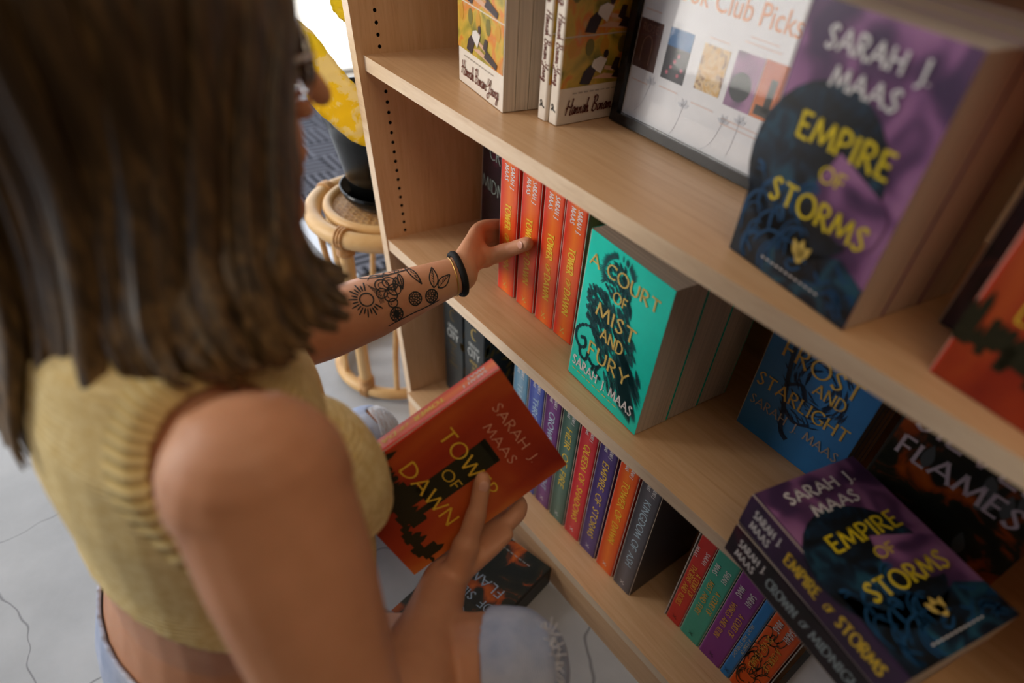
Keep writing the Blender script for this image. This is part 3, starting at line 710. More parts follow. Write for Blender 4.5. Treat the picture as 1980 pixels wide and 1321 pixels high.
art(fr, 'printed_cover', PF, [R_(.186, .218, .063, .1145)], M_DAWN); art(fr, 'printed_tower', off(PF, .0003), [R_(.199, .207, .07, .1), R_(.19, .214, .066, .075)], ink((30, 24, 16)))
q = []
for (x, y, a) in ((.03, .03, .6), (.09, .022, 1.0), (.14, .024, .4), (.175, .03, 1.4), (.22, .04, .9), (.235, .03, 1.9)):
    q += stroke2d(C_((x, y - .012), (x + .012 * math.cos(a), y), (x + .02 * math.cos(a), y + .022)), .0006)
    q += [leaf2d(x + .02 * math.cos(a), y + .022, b, .009, .004) for b in (.4, 1.2, 2.0, 2.8)]
art(fr, 'faint_flowers', PF, q, ink((196, 198, 206)))
q = []
for (a, b, y) in ((.016, .042, .05), (.06, .088, .054), (.11, .142, .052), (.155, .205, .05), (.155, .205, .045), (.016, .04, .12), (.112, .138, .115), (.155, .2, .122), (.16, .195, .127)): q += stroke2d([(a, y), (b, y)], .0016)
art(fr, 'small_print', PF, q, ink((216, 196, 190)))
cu = bpy.data.curves.new('poster_heading', 'FONT'); cu.body = 'Book Club Picks'; cu.size = .0285; cu.resolution_u = 4
tmp = bpy.data.objects.new('tmp', cu); COL.objects.link(tmp); me = bpy.data.meshes.new_from_object(tmp.evaluated_get(bpy.context.evaluated_depsgraph_get())); bpy.data.objects.remove(tmp)
xs = [v.co.x for v in me.vertices]; k = .167 / (max(xs) - min(xs)); mnx = min(xs)
for v in me.vertices: v.co = PF[0] + V((.046 + (v.co.x - mnx) * k, -.0002, .1375 + v.co.y))
link('poster_heading', me, on_cover(fr), [ink((226, 150, 96))])
bm = bmesh.new(); box(bm, FB, FW - FB, .0035, .0048, FB, FH - FB); obj('glass', bm, glass_mat('picture_glass', 1.22), fr)
place(fr, (.3216, .160, Z1), -.008, .08)

# -- bottom shelf: two tall dark hardbacks, a row of series paperbacks, a slipcased set
M_CC = art_mat('slate_jacket_print', [(.4, srgb(38, 44, 46)), (.6, srgb(56, 64, 66))], 8)
def crescent(t, gold):
    h, w = .236, .156; r = book('hardback_book', w, h, t, M_CC, M_CC, hard=True); f = spine_across(t)
    q = [[V((p.x, p.y)) for p in s] for s in stroke2d(A_(.002, .196, .009, .0115, 60, 300, 14), .0022, .7)]
    art(r, 'moon_mark', f, q, gold)
    letter(r, 'spine_title', f, [('CRESCENT', -.016, .018, .164, .0075), ('CITY', -.018, .018, .142, .0165)], ink((206, 210, 206)), weight=.13)
    letter(r, 'spine_subtitle', f, [('HOUSE', -.012, .012, .126, .0065), ('OF', -.004, .004, .114, .006), ('SKY', -.008, .008, .102, .0065), ('AND', -.008, .006, .09, .005), ('BREATH', -.014, .014, .076, .0065)], gold, weight=.13)
    rnd = random.Random(2); art(r, 'jacket_art', FR, [leaf2d(rnd.random() * w * .9, .05 + rnd.random() * .17, rnd.random() * 6, .03, .008) for _ in range(40)], ink((120, 96, 40)))
    return r
r = crescent(.066, ink((118, 96, 50))); place(r, (.1085, .079, Z3 + .0), math.pi / 2, 0, .0); thing(r, 'dark slate hardback nearest the side panel, with dim gold spine lettering', 'book', 'dark hardbacks on the bottom shelf')
r = crescent(.066, I_GOLD); place(r, (.1785, .079, Z3), math.pi / 2); thing(r, 'dark slate hardback with a bright gold moon on its spine', 'book', 'dark hardbacks on the bottom shelf')
for k in range(2):
    r = book('paperback_book', .137, .2, .034, flat('olive_jacket', (52, 50, 36), .5), flat('olive_spine', (44, 42, 34), .5)); place(r, (.2240 + .0365 * k, .15, Z3), math.pi / 2)
    thing(r, ('dark olive book in deep shadow beside the gold-moon hardback', 'dark olive book deep in shadow next to pale blue spine')[k], 'book', 'shadowed books on the bottom shelf')
row = [('THE ASSASSINS', (74, 122, 150), (130, 160, 180), 'pale blue spine, first at the left of the series row'), ('THRONE OF GLASS', (58, 66, 140), (96, 112, 176), 'royal blue spine, second from left in the series row'),
       ('CROWN OF MIDNIGHT', (84, 40, 92), (120, 74, 128), 'purple spine between the royal blue and dark green ones'), ('HEIR OF FIRE', (50, 78, 70), (92, 120, 108), 'dark green spine just left of the crimson one'),
       ('QUEEN OF SHADOWS', (176, 30, 44), (206, 70, 70), 'crimson spine between dark green and violet spines on bottom shelf'), ('EMPIRE OF STORMS', (60, 44, 96), (92, 74, 128), 'violet spine between crimson and orange spines on bottom shelf'),
       ('TOWER OF DAWN', (206, 64, 28), (232, 116, 40), 'orange spine between violet and grey spines on bottom shelf'), ('KINGDOM OF ASH', (64, 62, 68), (104, 102, 108), 'grey spine at the right end of the series row')]
tops = [.3015, .342, .3825, .4235, .4645, .505, .5475, .5895]
for i, (ttl, c1, c2, lab) in enumerate(row):
    t_ = .0385; M = grad_spine('series_spine_print', t_, c1, c2); r = book('paperback_book', .147, .262, t_, M, M); f = spine_down(t_, .262)
    letter(r, 'spine_author', f, [('SARAH J.', .002, .024, .003, .0062), ('MAAS', .003, .017, -.008, .0062)], I_WHITE, slant=.1)
    L = .0113 * len(ttl); gc = I_YEL if i in (3, 4, 5, 6) else ink((176, 200, 214))
    letter(r, 'spine_title', f, [(ttl, .037, .037 + min(L, .182), -.0055, .0122)], gc, weight=.13)
    art(r, 'publisher_mark', f, logo(.240, -.004, .008), I_WHITE)
    place(r, (tops[i] + t_, .049, Z3), math.pi / 2); thing(r, lab, 'book', 'series paperbacks in a row')
# slipcased five
sl = tag(empty('slipcase', (.683, .074, Z3 + .0007)), 'thin grey slipcase around five bright spines on the bottom shelf', 'slipcase')
bm = bmesh.new(); box(bm, 0, .0016, 0, .146, 0, .2305); box(bm, .176, .1776, 0, .146, 0, .2305); box(bm, 0.0016, .176, 0, .146, .2289, .2305); box(bm, .0016, .176, .1444, .146, 0, .2289); obj('shell', bm, flat('grey_card', (176, 168, 164), .6), sl)
five = [('A COURT OF', 'THORNS AND ROSES', (196, 48, 44), .0285, 'coral red spine, leftmost in the slipcase'), ('A COURT OF', 'MIST AND FURY', (58, 158, 136), .0385, 'sea green spine, second from left in the slipcase'),
        ('A COURT OF', 'WINGS AND RUIN', (130, 50, 134), .0415, 'magenta purple spine in the middle of the slipcase'), ('A COURT OF', 'FROST AND STARLIGHT', (22, 124, 196), .0165, 'narrow bright blue spine beside the magenta one'), ('A COURT OF', 'SILVER FLAMES', (226, 84, 12), .0435, 'orange spine with dark swirls at right end of slipcase')]
x = .6857
for i, (a, b, c, t_, lab) in enumerate(five):
    M = flat('slipcase_spine_print', c, .4); r = book('paperback_book', .137, .2265, t_, M, M, flat('dark_back_cover', (24, 30, 36))); f = spine_down(t_, .2065); k = t_ / .04
    if i == 4:
        q = []; rnd = random.Random(9)
        for j in range(30):
            x0, y0 = .03 + .14 * rnd.random(), (rnd.random() - .5) * .034; a0 = rnd.random() * 6
            q += stroke2d(C_(*[(x0 + .006 * m_ * math.cos(a0 + m_ * .7), y0 * .8 + .0022 * m_ * math.sin(a0 + m_ * .7)) for m_ in range(6)]), .0016)
        art(r, 'spine_art', f, q, ink((58, 34, 14)))
    g = off(f, .0003)
    if i != 3:
        letter(r, 'spine_author', g, [('SARAH', .010, .036, .003, .009 * min(k, 1.1)), ('MAAS', .0125, .034, -.0135, .009 * min(k, 1.1))], I_WHITE, weight=.12)
        letter(r, 'spine_title', g, [(a, .062, .118, .004 * k, .0088), (b, .052, .052 + .0066 * len(b), -.0115 * k, .0088)], ink((228, 170, 60)), weight=.13)
    else: letter(r, 'spine_title', g, [(a, .09, .13, .0015, .0045), (b, .06, .15, -.0055, .0045)], ink((214, 196, 120)), weight=.13)
    art(r, 'publisher_mark', g, logo(.186, -.004, .008), I_DARK)
    place(r, (x + t_, .0745, Z3 + .0002), math.pi / 2); thing(r, lab, 'book', 'slipcased novels'); x += t_ + .0007
pf = tag(empty('picture_frame'), 'black-edged white sign standing beside the orange spine, bottom shelf', 'sign')
bm = bmesh.new(); 
for (a, b, c, d) in ((0, .15, 0, .007), (0, .15, .203, .21), (0, .007, .007, .203), (.143, .15, .007, .203)): box(bm, a, b, 0, .012, c, d)
obj('frame', bm, flat('black_lacquer', (14, 13, 14), .25, .5), pf)
bm = bmesh.new(); box(bm, .007, .143, .004, .010, .007, .203); obj('sheet', bm, flat('poster_paper', (226, 226, 230), .5), pf)
place(pf, (.8655, .0745, Z3), -.03, .03)
# ------------------------------------------------------------------ rattan stool, planter, plant, mat
def cane_mat(name, a, b, s=9):
    t = NT(name, .42, .4); n = t.noise(t.coord((1, 1, 1)), s, 4, .6, .6); t.color(t.ramp(n, [(.35, srgb(*a)), (.65, srgb(*b))])); return t.m
M_CANE = cane_mat('rattan', (196, 150, 92), (222, 184, 128)); M_BIND = cane_mat('cane_binding', (176, 128, 76), (206, 160, 106), 60); M_WEB = cane_mat('cane_webbing', (184, 138, 84), (216, 176, 122), 50)
SX, SY, SH = -.160, .080, .381
stool = tag(empty('rattan_stool', (SX, SY, 0)), 'round rattan stool with cane seat holding the black planter', 'stool')
bm = bmesh.new(); ring(bm, (0, 0, SH), .132, .0165, 64, 14); obj('seat_rim', bm, M_CANE, stool)
bm = bmesh.new(); ring(bm, (0, 0, SH + .010), .103, .0095, 64, 12); obj('inner_ring', bm, M_CANE, stool)
bm = bmesh.new(); ring(bm, (0, 0, .020), .131, .0135, 64, 12); obj('base_ring', bm, M_CANE, stool)
bm = bmesh.new(); R0, st = .099, .0085                     # open cane weave: strips crossing over and under
for dirn in (0, 1):
    for i in range(-12, 13):
        o_ = i * st; L = math.sqrt(max(0, R0 * R0 - o_ * o_)); n = max(2, int(2 * L / (st / 2)))
        for off_ in (-.0016, .0016):
            prev = None
            for k in range(n + 1):
                s = -L + 2 * L * k / n; zz = SH + .010 + .0011 * math.cos(math.pi * s / st + math.pi * (i + dirn))
                pr = [(s, o_ + off_ + d, zz) if dirn == 0 else (o_ + off_ + d, s, zz) for d in (-.0011, .0011)]
                pr += [(p[0], p[1], p[2] - .0008) for p in pr[::-1]]; cur = [bm.verts.new(p) for p in pr]
                if prev:
                    for q in range(4): bm.faces.new((prev[q], prev[(q + 1) % 4], cur[(q + 1) % 4], cur[q]))
                prev = cur
obj('cane_seat', bm, M_WEB, stool)
for k in range(4):
    a = math.radians(-62 + 90 * k); d = V((math.cos(a), math.sin(a), 0))
    bm = bmesh.new(); loft(bm, [d * .129 + V((0, 0, z)) for z in (.018, .1, .2, .3, SH - .01)], [.0135, .0125, .0125, .0130, .0135], 14); lg = obj('leg', bm, M_CANE, stool)
    for z0, n_ in ((.030, 5), (SH - .03, 6)):
        bm = bmesh.new()
        for j in range(n_): ring(bm, d * .129 + V((0, 0, z0 + .005 * j)), .0145, .0026, 18, 8)
        t_ = V((-d.y, d.x, 0)); zc = .020 if z0 < .1 else SH
        for j in (-1, 0, 1):
            c = d * .131 + t_ * (.006 * j) + V((0, 0, zc)); rr = .0155 if zc < .1 else .0185
            pts = [c + d * (rr * math.cos(b)) + V((0, 0, rr * math.sin(b))) for b in (2 * math.pi * i / 14 for i in range(15))]; loft(bm, pts, [.0028] * 15, 8, cap=False)
        obj('cane_binding', bm, M_BIND, lg)
for k in range(12):
    a = math.radians(-62 + 30 * k)
    if k % 3 == 0: continue
    d = V((math.cos(a), math.sin(a), 0)); bend = .016 * (1 if k % 3 == 1 else -1); t_ = V((-d.y, d.x, 0))
    bm = bmesh.new(); loft(bm, crom([d * .129 + V((0, 0, .022)), d * .125 + t_ * bend * .3 + V((0, 0, .12)), d * .119 + t_ * bend + V((0, 0, .25)), d * .127 + t_ * bend * 1.3 + V((0, 0, SH - .006))], 5), [.0058] * 16, 10); obj('spindle', bm, M_CANE, stool)

PX, PY, PZ = -.172, .088, SH + .0135
pot = tag(empty('planter', (PX, PY, PZ)), 'glossy black planter on its saucer on the rattan stool', 'planter')
M_BLK = flat('black_glaze', (12, 13, 12), .16, .3)
bm = bmesh.new(); lathe(bm, (0, 0, 0), [(.045, 0), (.062, .001), (.073, .012), (.080, .030), (.0775, .030), (.070, .013), (.03, .009)]); obj('saucer', bm, M_BLK, pot)
bm = bmesh.new(); lathe(bm, (0, 0, .0095), [(.05, 0), (.058, .002), (.066, .04), (.084, .12), (.098, .165), (.100, .165), (.100, .176), (.094, .176), (.088, .16), (.02, .155)]); obj('pot', bm, M_BLK, pot)
plant = tag(empty('potted_plant', (PX, PY, PZ + .165)), 'variegated yellow green leafy plant growing in the black planter', 'plant')
def leaf_mat():
    t = NT('variegated_leaf', .38, .45); v = t.coord()
    n = t.noise(v, 26, 4, .6, .4); g = t.noise(v, 5, 2, .5)
    base = t.ramp(g, [(.35, srgb(206, 208, 96)), (.48, srgb(240, 222, 92)), (.62, srgb(248, 220, 80))])
    sp = t.ramp(n, [(.50, (0, 0, 0, 1)), (.53, (1, 1, 1, 1))])
    mx = t.node('ShaderNodeMix', data_type='RGBA'); t.link(sp, mx.inputs[0]); t.link(base, mx.inputs[6]); mx.inputs[7].default_value = srgb(246, 228, 176)
    t.color(mx.outputs[2]); t.b.inputs['Subsurface Weight'].default_value = 0.0
    t.b.inputs['Transmission Weight'].default_value = 0.0
    tl = t.node('ShaderNodeBsdfTranslucent'); t.link(mx.outputs[2], tl.inputs['Color']); ad = t.node('ShaderNodeMixShader'); ad.inputs[0].default_value = .6
    t.link(t.b.outputs[0], ad.inputs[1]); t.link(tl.outputs[0], ad.inputs[2]); t.link(ad.outputs[0], t.n['Material Output'].inputs[0]); return t.m
M_LEAF = leaf_mat(); M_STEM = flat('plant_stem', (150, 156, 66), .5)
def leaf(left, right, mat, par=plant, fold=.012):
    """leaf blade between two edge curves (world coords), midrib between them"""
    A, B = crom(left, 5), crom(right, 5); n = len(A); bm = bmesh.new(); rows = []; O_ = V(par.location)
    for i in range(n):
        mid = (A[i] + B[i]) / 2; ax = (B[i] - A[i]); row = []
        nn = V((.75, -.62, .2))
        for j in range(9):
            s = j / 8; p = A[i].lerp(B[i], s); w = ax.length
            p = p - nn * (fold * (1 - abs(2 * s - 1)) * min(1, w / .06)) + nn * (.0018 * math.sin(i * 1.9 + j)); row.append(bm.verts.new(p - O_))
        rows.append(row)
    for a, b in zip(rows, rows[1:]):
        for j in range(8): bm.faces.new((a[j], a[j + 1], b[j + 1], b[j])).smooth = True
    o = obj('leaf', bm, mat, par); md = o.modifiers.new('thick', 'SOLIDIFY'); md.thickness = .0012; return o
leaf([(-.096, -.067, .736), (-.091, -.053, .720), (-.087, -.034, .702), (-.081, -.017, .674), (-.075, .001, .648), (-.070, .020, .623), (-.065, .033, .596), (-.059, .038, .570), (-.055, .027, .548)],
     [(-.095, -.079, .734), (-.088, -.078, .709), (-.081, -.076, .682), (-.074, -.068, .653), (-.067, -.064, .620), (-.061, -.040, .590), (-.056, -.013, .562), (-.055, .010, .549), (-.054, .020, .544)], M_LEAF, fold=.006)
leaf([(-.072, .030, .775), (-.072, .029, .742), (-.072, .027, .726), (-.072, .008, .717)], [(-.072, -.014, .775), (-.072, -.010, .744), (-.072, -.007, .731), (-.072, .005, .718)], M_LEAF, fold=.004)
leaf([(-.22, .0, .86), (-.22, .015, .835), (-.22, .01, .805), (-.22, .004, .785)], [(-.22, -.03, .86), (-.22, -.025, .835), (-.22, -.01, .805), (-.22, -.001, .785)], M_LEAF)
for ex, pts in enumerate(([(PX, PY, PZ + .18), (-.17, .125, .62), (-.15, .10, .79), (-.12, .0, .84), (-.102, -.07, .785), (-.0955, -.073, .734)], [(PX + .01, PY, PZ + .18), (-.14, .11, .70), (-.10, .06, .83), (-.072, .01, .81), (-.072, .008, .776)], [(PX - .01, PY, PZ + .18), (-.20, .14, .70), (-.22, .06, .87), (-.22, 0, .89), (-.22, -.015, .86)])):
    bm = bmesh.new(); c = crom([V(p) - V(plant.location) for p in pts], 6); loft(bm, c, [.006 - .003 * i / len(c) for i in range(len(c))], 10); obj('stem', bm, M_STEM, plant)
for k, (a, l) in enumerate(((2.0, .22), (1.0, .2))):       # leaves on the far side
    d = V((math.cos(a), math.sin(a), 0)); b = V((PX, PY, PZ + .16)); n_ = V((-d.y, d.x, 0))
    P = [b + d * (.03 + l * s) + V((0, 0, .30 * math.sin(s * 2.2))) for s in (.15, .4, .65, .85, 1)]; wd = [.01, .05, .06, .04, .004]
    leaf([p + n_ * w for p, w in zip(P, wd)], [p - n_ * w for p, w in zip(P, wd)], M_LEAF)
    bm = bmesh.new(); c = crom([b - V(plant.location) + V((0, 0, .02)), b + d * .03 + V((0, 0, .06)) - V(plant.location), P[0] - V(plant.location)], 5); loft(bm, c, [.005] * len(c), 8); obj('stem', bm, M_STEM, plant)

def mat_mat():
    t = NT('woven_door_mat', .9, .1); v = t.coord((1, 1, 1))
    br = t.node('ShaderNodeTexBrick'); br.inputs['Scale'].default_value = 14; br.inputs['Mortar Size'].default_value = .06; br.inputs['Brick Width'].default_value = .5; br.inputs['Row Height'].default_value = .25
    t.link(v, br.inputs['Vector']); ck = t.node('ShaderNodeTexChecker'); ck.inputs['Scale'].default_value = 8.5; t.link(v, ck.inputs['Vector'])
    wx = t.node('ShaderNodeTexWave', wave_type='BANDS', bands_direction='X'); wx.inputs['Scale'].default_value = 11; t.link(v, wx.inputs['Vector'])
    wy = t.node('ShaderNodeTexWave', wave_type='BANDS', bands_direction='Y'); wy.inputs['Scale'].default_value = 11; t.link(v, wy.inputs['Vector'])
    mx = t.node('ShaderNodeMix'); t.link(ck.outputs['Fac'], mx.inputs[0]); t.link(wx.outputs['Fac'], mx.inputs[2]); t.link(wy.outputs['Fac'], mx.inputs[3])
    t.color(t.ramp(mx.outputs[0], [(.35, srgb(44, 46, 54)), (.6, srgb(120, 122, 134))])); t.bump(mx.outputs[0], .6, .004); return t.m
bm = bmesh.new(); box(bm, -.62, .62, -.45, .45, 0, .009); bevel(bm, .004)
o = obj('door_mat', bm, mat_mat(), None, loc=(-1.15, .62, .0005)); tag(o, 'dark grey maze-patterned door mat on the concrete behind the stool', 'mat')
bm = bmesh.new(); box(bm, -.62, .62, -.018, .018, 0, .007); bevel(bm, .003); o = obj('floor_strip', bm, flat('brushed_aluminium', (176, 176, 178), .3, .5, .8), None, loc=(-1.15, .145, .0005)); tag(o, 'pale metal edging strip along the front of the mat', 'edging strip')

# ------------------------------------------------------------------ the person
who = tag(empty('person', (.43, -.44, 0)), 'kneeling person in a yellow sleeveless knit vest reaching for a red book', 'person')
PO = Matrix.Translation((-.43, .44, 0))
def pp_(name, bm, mats, smooth=True):
    o = obj(name, bm, mats, who, smooth); o.matrix_parent_inverse = PO; return o
HF, HUP, HR = V((0, .996, -.087)).normalized(), V((0, .087, .996)).normalized(), V((1, 0, 0))
HO = V((.407, -.3505, .832))
hd = lambda x, y, z: HO + HR * x + HF * y + HUP * z
bk = lambda X, Y, n: HC + HX * X + HU * Y + HN * n
RS, LS = V((.600, -.392, .655)), V((.272, -.385, .655))
RW = bk(.092, -.080, .008)
mid = (RS + RW) / 2; ax = (RW - RS); half = ax.length / 2; ax.normalize()
xa = (V((1, 0, 0)) - ax * ax.x).normalized(); ya = ax.cross(xa)
if ya.y > 0: ya = -ya
th = math.radians(55); EL = mid + (xa * math.sin(th) + ya * math.cos(th)) * math.sqrt(max(.001, .262 ** 2 - half ** 2))
LE, LW = V((.262, -.268, .487)), V((.273, -.027, .507))
RK, LK = V((.703, -.257, .369)), V((.085, -.12, .078))
RH, LH = V((.525, -.455, .25)), V((.345, -.455, .25))
bm = bmesh.new()
# trunk
loft(bm, [(.43, -.462, .19), (.43, -.458, .27), (.432, -.440, .38), (.435, -.422, .48), (.436, -.406, .57), (.436, -.402, .63), (.434, -.398, .675), (.43, -.396, .70)],
     [(.13, .10), (.165, .115), (.135, .090), (.140, .091), (.152, .100), (.150, .090), (.11, .075), (.07, .055)], 28, up=(0, 1, 0))
for sx in (-1, 1): ellipsoid(bm, (.436 + sx * .070, -.332, .530), (.060, .048, .066))
# neck and head
loft(bm, [(.43, -.395, .67), (.422, -.385, .72), (.412, -.365, .78), hd(0, -.02, 0)], [(.066, .060), (.052, .052), (.052, .055), (.05, .05)], 18, up=(0, 1, 0))
secs = [(-.113, .016, .070, .040), (-.103, .028, .083, .015), (-.088, .040, .087, -.02), (-.065, .053, .087, -.06), (-.035, .062, .086, -.085), (0, .068, .086, -.098), (.03, .072, .092, -.102), (.06, .071, .087, -.098), (.085, .058, .068, -.08), (.103, .034, .036, -.048), (.112, .012, .01, -.022)]
secs = [(z * 1.08 if z < -.03 else z, a, b, c) for z, a, b, c in secs]
rows = []
for z, hw, yf, yb in secs:
    row = []
    for i in range(28):
        a = 2 * math.pi * i / 28; c, s = math.cos(a), math.sin(a); e = .82
        x = hw * math.copysign(abs(c) ** e, c); y = (yf + yb) / 2 + (yf - yb) / 2 * math.copysign(abs(s) ** e, s); row.append(bm.verts.new(hd(x, y, z)))
    rows.append(row)
for a, b in zip(rows, rows[1:]):
    for i in range(28): bm.faces.new((a[i], a[(i + 1) % 28], b[(i + 1) % 28], b[i]))
bm.faces.new(rows[0][::-1]); bm.faces.new(rows[-1])
HM = Matrix((HR, HF, HUP)).transposed()
loft(bm, [hd(0, .080, .026), hd(0, .094, .010), hd(0, .106, -.008), hd(0, .1175, -.024)], [.0085, .0085, .0095, .0095], 12)
for sx in (-1, 1):
    ellipsoid(bm, hd(sx * .0115, .096, -.030), (.0085, .012, .0075), HM); ellipsoid(bm, hd(sx * .038, .060, -.035), (.026, .026, .026), HM)
    ellipsoid(bm, hd(sx * .03, .078, .024), (.026, .012, .009), HM); ellipsoid(bm, hd(sx * .0715, -.008, -.012), (.008, .018, .030), HM)
ellipsoid(bm, hd(0, .0890, -.0610), (.022, .0130, .0080), HM); ellipsoid(bm, hd(0, .0870, -.0745), (.019, .0120, .0080), HM); ellipsoid(bm, hd(0, .0790, -.104), (.021, .018, .017), HM)
# arms
ellipsoid(bm, RS + V((.002, .0, -.004)), (.055, .058, .058)); ellipsoid(bm, LS, (.058, .060, .060))
def arm(S, E_, W_, k=1.0):
    up = [S.lerp(E_, t) for t in (0, .25, .5, .75, 1)]; fo = [E_.lerp(W_, t) for t in (0, .2, .45, .75, 1)]
    loft(bm, up, [.055 * k, .0535 * k, .048 * k, .043 * k, .040 * k], 18); loft(bm, fo, [.040 * k, .043 * k, .040 * k, .030 * k, (.025 * k, .022 * k)], 18)
arm(RS, EL, RW, 1.0); arm(LS, LE, LW, .98)
# right hand: thumb on the cover, fingers wrapped behind the fore-edge
kn = [bk(.091, .028, -.014), bk(.094, .006, -.017), bk(.093, -.016, -.017), bk(.089, -.037, -.014)]
for k_, dy, L, rr in ((0, .004, 0, .0088), (1, .002, .006, .0092), (2, .0, .002, .0088), (3, -.002, -.012, .0078)):
    a = kn[k_]; Y = (.028, .006, -.016, -.037)[k_]
    loft(bm, crom([RW.lerp(a, .45), a, bk(.087, Y + dy, -.042), bk(.068, Y + 2 * dy, -.0570), bk(.038 - L, Y + 3 * dy, -.0560), bk(.016 - L, Y + 3.5 * dy, -.0540)], 4), [rr * 1.25] * 5 + [rr * 1.1] * 6 + [rr] * 6 + [rr * .85] * 4, 12)
loft(bm, [RW, RW.lerp(bk(.092, -.03, -.010), .4), RW.lerp(bk(.092, -.008, -.014), .75), bk(.092, -.004, -.016)], [(.026, .023), (.031, .0165), (.036, .0150), (.038, .0125)], 18, up=HX)
loft(bm, crom([RW + HN * .006, bk(.084, -.062, .021), bk(.064, -.034, .0215), bk(.044, -.006, .0165), bk(.030, .009, .0138), bk(.0165, .0225, .0118)], 4), [.018] * 5 + [.0155] * 4 + [.0120] * 4 + [.0102] * 4 + [.0098] * 3 + [.0085], 14)
# left hand: fingers run down the left face of the first red book, thumb across the spines
lk = [V((.1965, .052, .515)), V((.1945, .056, .496)), V((.1945, .054, .477)), V((.197, .046, .460))]
for a, L, rr in zip(lk, (.074, .08, .074, .06), (.0086, .0089, .0086, .0076)):
    loft(bm, crom([LW.lerp(a, .5), a, a + V((-.001, L * .5, -.004)), a + V((.0005, L * .8, -.007)), a + V((.0015, L, -.010))], 4), [rr * 1.2] * 4 + [rr * 1.08] * 4 + [rr] * 5 + [rr * .85] * 4, 12)
loft(bm, [LW, LW.lerp(V((.2, .045, .488)), .4), LW.lerp(V((.197, .05, .488)), .75), V((.196, .052, .488))], [(.0215, .026), (.0165, .033), (.0145, .036), (.012, .034)], 18, up=(0, 0, 1))
loft(bm, crom([LW + V((-.008, .006, .004)), V((.240, .018, .499)), V((.2435, .042, .4965)), V((.259, .0625, .5085)), V((.277, .0672, .522)), V((.2935, .0672, .5345))], 4), [.018] * 4 + [.016] * 4 + [.0125] * 4 + [.0105] * 4 + [.0100] * 4 + [.0088], 14)
ellipsoid(bm, (.222, .030, .500), (.018, .020, .012))
# legs
for H_, K_, A_n, toe in ((RH, RK, V((.665, -.33, .085)), V((.70, -.19, .035))), (LH, LK, V((.175, -.42, .075)), V((.205, -.525, .042)))):
    loft(bm, [H_.lerp(K_, t) for t in (0, .35, .7, 1)], [.085, .076, .064, .056], 18); loft(bm, [K_.lerp(A_n, t) for t in (0, .3, .65, 1)], [.053, .054, .042, .032], 16)
    loft(bm, [A_n + V((0, -.02, -.02)), A_n.lerp(toe, .5), toe], [.036, .036, .028], 14)
me = bpy.data.meshes.new('tmp'); bmesh.ops.recalc_face_normals(bm, faces=bm.faces[:]); bm.to_mesh(me); bm.free()
tmp = bpy.data.objects.new('tmp', me); COL.objects.link(tmp)
md = tmp.modifiers.new('r', 'REMESH'); md.mode = 'VOXEL'; md.voxel_size = .0029; md.use_smooth_shade = True
md = tmp.modifiers.new('s', 'SMOOTH'); md.factor = .5; md.iterations = 9
dg = bpy.context.evaluated_depsgraph_get(); body_me = bpy.data.meshes.new_from_object(tmp.evaluated_get(dg)); bpy.data.objects.remove(tmp)
def skin_mat():
    t = NT('skin', .5, .35); v = t.coord(); n = t.noise(v, 9, 4, .6); n2 = t.noise(v, 220, 2, .5)
    t.color(t.ramp(n, [(.3, srgb(188, 132, 100)), (.5, srgb(204, 148, 114)), (.7, srgb(214, 156, 124))])); t.bump(n2, .08, .0006)
    t.b.inputs['Subsurface Weight'].default_value = .12; t.b.inputs['Subsurface Radius'].default_value = (.012, .005, .003); t.b.inputs['Subsurface Scale'].default_value = .5; return t.m
M_SKIN = skin_mat()
body = link('body', body_me, who, [M_SKIN]); body.matrix_parent_inverse = PO
for p in body_me.polygons: p.use_smooth = True
BV = BVHTree.FromPolygons([v.co.copy() for v in body_me.vertices], [tuple(p.vertices) for p in body_me.polygons])
vn = [v.normal.copy() for v in body_me.vertices]; vc = [v.co.copy() for v in body_me.vertices]

def segd(p, a, b):
    ab = b - a; t = max(0, min(1, (p - a).dot(ab) / ab.length_squared)); return (p - a - ab * t).length, t
def by_book(p):
    d = p - HC; return abs(d.dot(HX)) < .08 and abs(d.dot(HU)) < .115 and -.054 < d.dot(HN) < .012
def garment(name, keep, offs, mats, mat_of=None, smooth=3):
    """a layer of cloth over the body: the faces that keep(point) admits, moved out along their normals"""
    ok = [keep(c) for c in vc]; idx = {}; bm = bmesh.new(); fs = []
    for p in body_me.polygons:
        if all(ok[i] for i in p.vertices):
            vs = []
            for i in p.vertices:
                if i not in idx:
                    k_ = offs(vc[i])
                    while k_ > .002 and by_book(vc[i] + vn[i] * k_): k_ -= .002
                    idx[i] = bm.verts.new(vc[i] + vn[i] * k_)
                vs.append(idx[i])
            f = bm.faces.new(vs); f.smooth = True
            if mat_of: f.material_index = mat_of(vc[p.vertices[0]])
    for _ in range(smooth): bmesh.ops.smooth_vert(bm, verts=bm.verts[:], factor=.5, use_axis_x=True, use_axis_y=True, use_axis_z=True)
    o = obj(name, bm, mats, who, 'keep'); o.matrix_parent_inverse = PO
    md = o.modifiers.new('thick', 'SOLIDIFY'); md.thickness = .004; md.offset = -1; return o
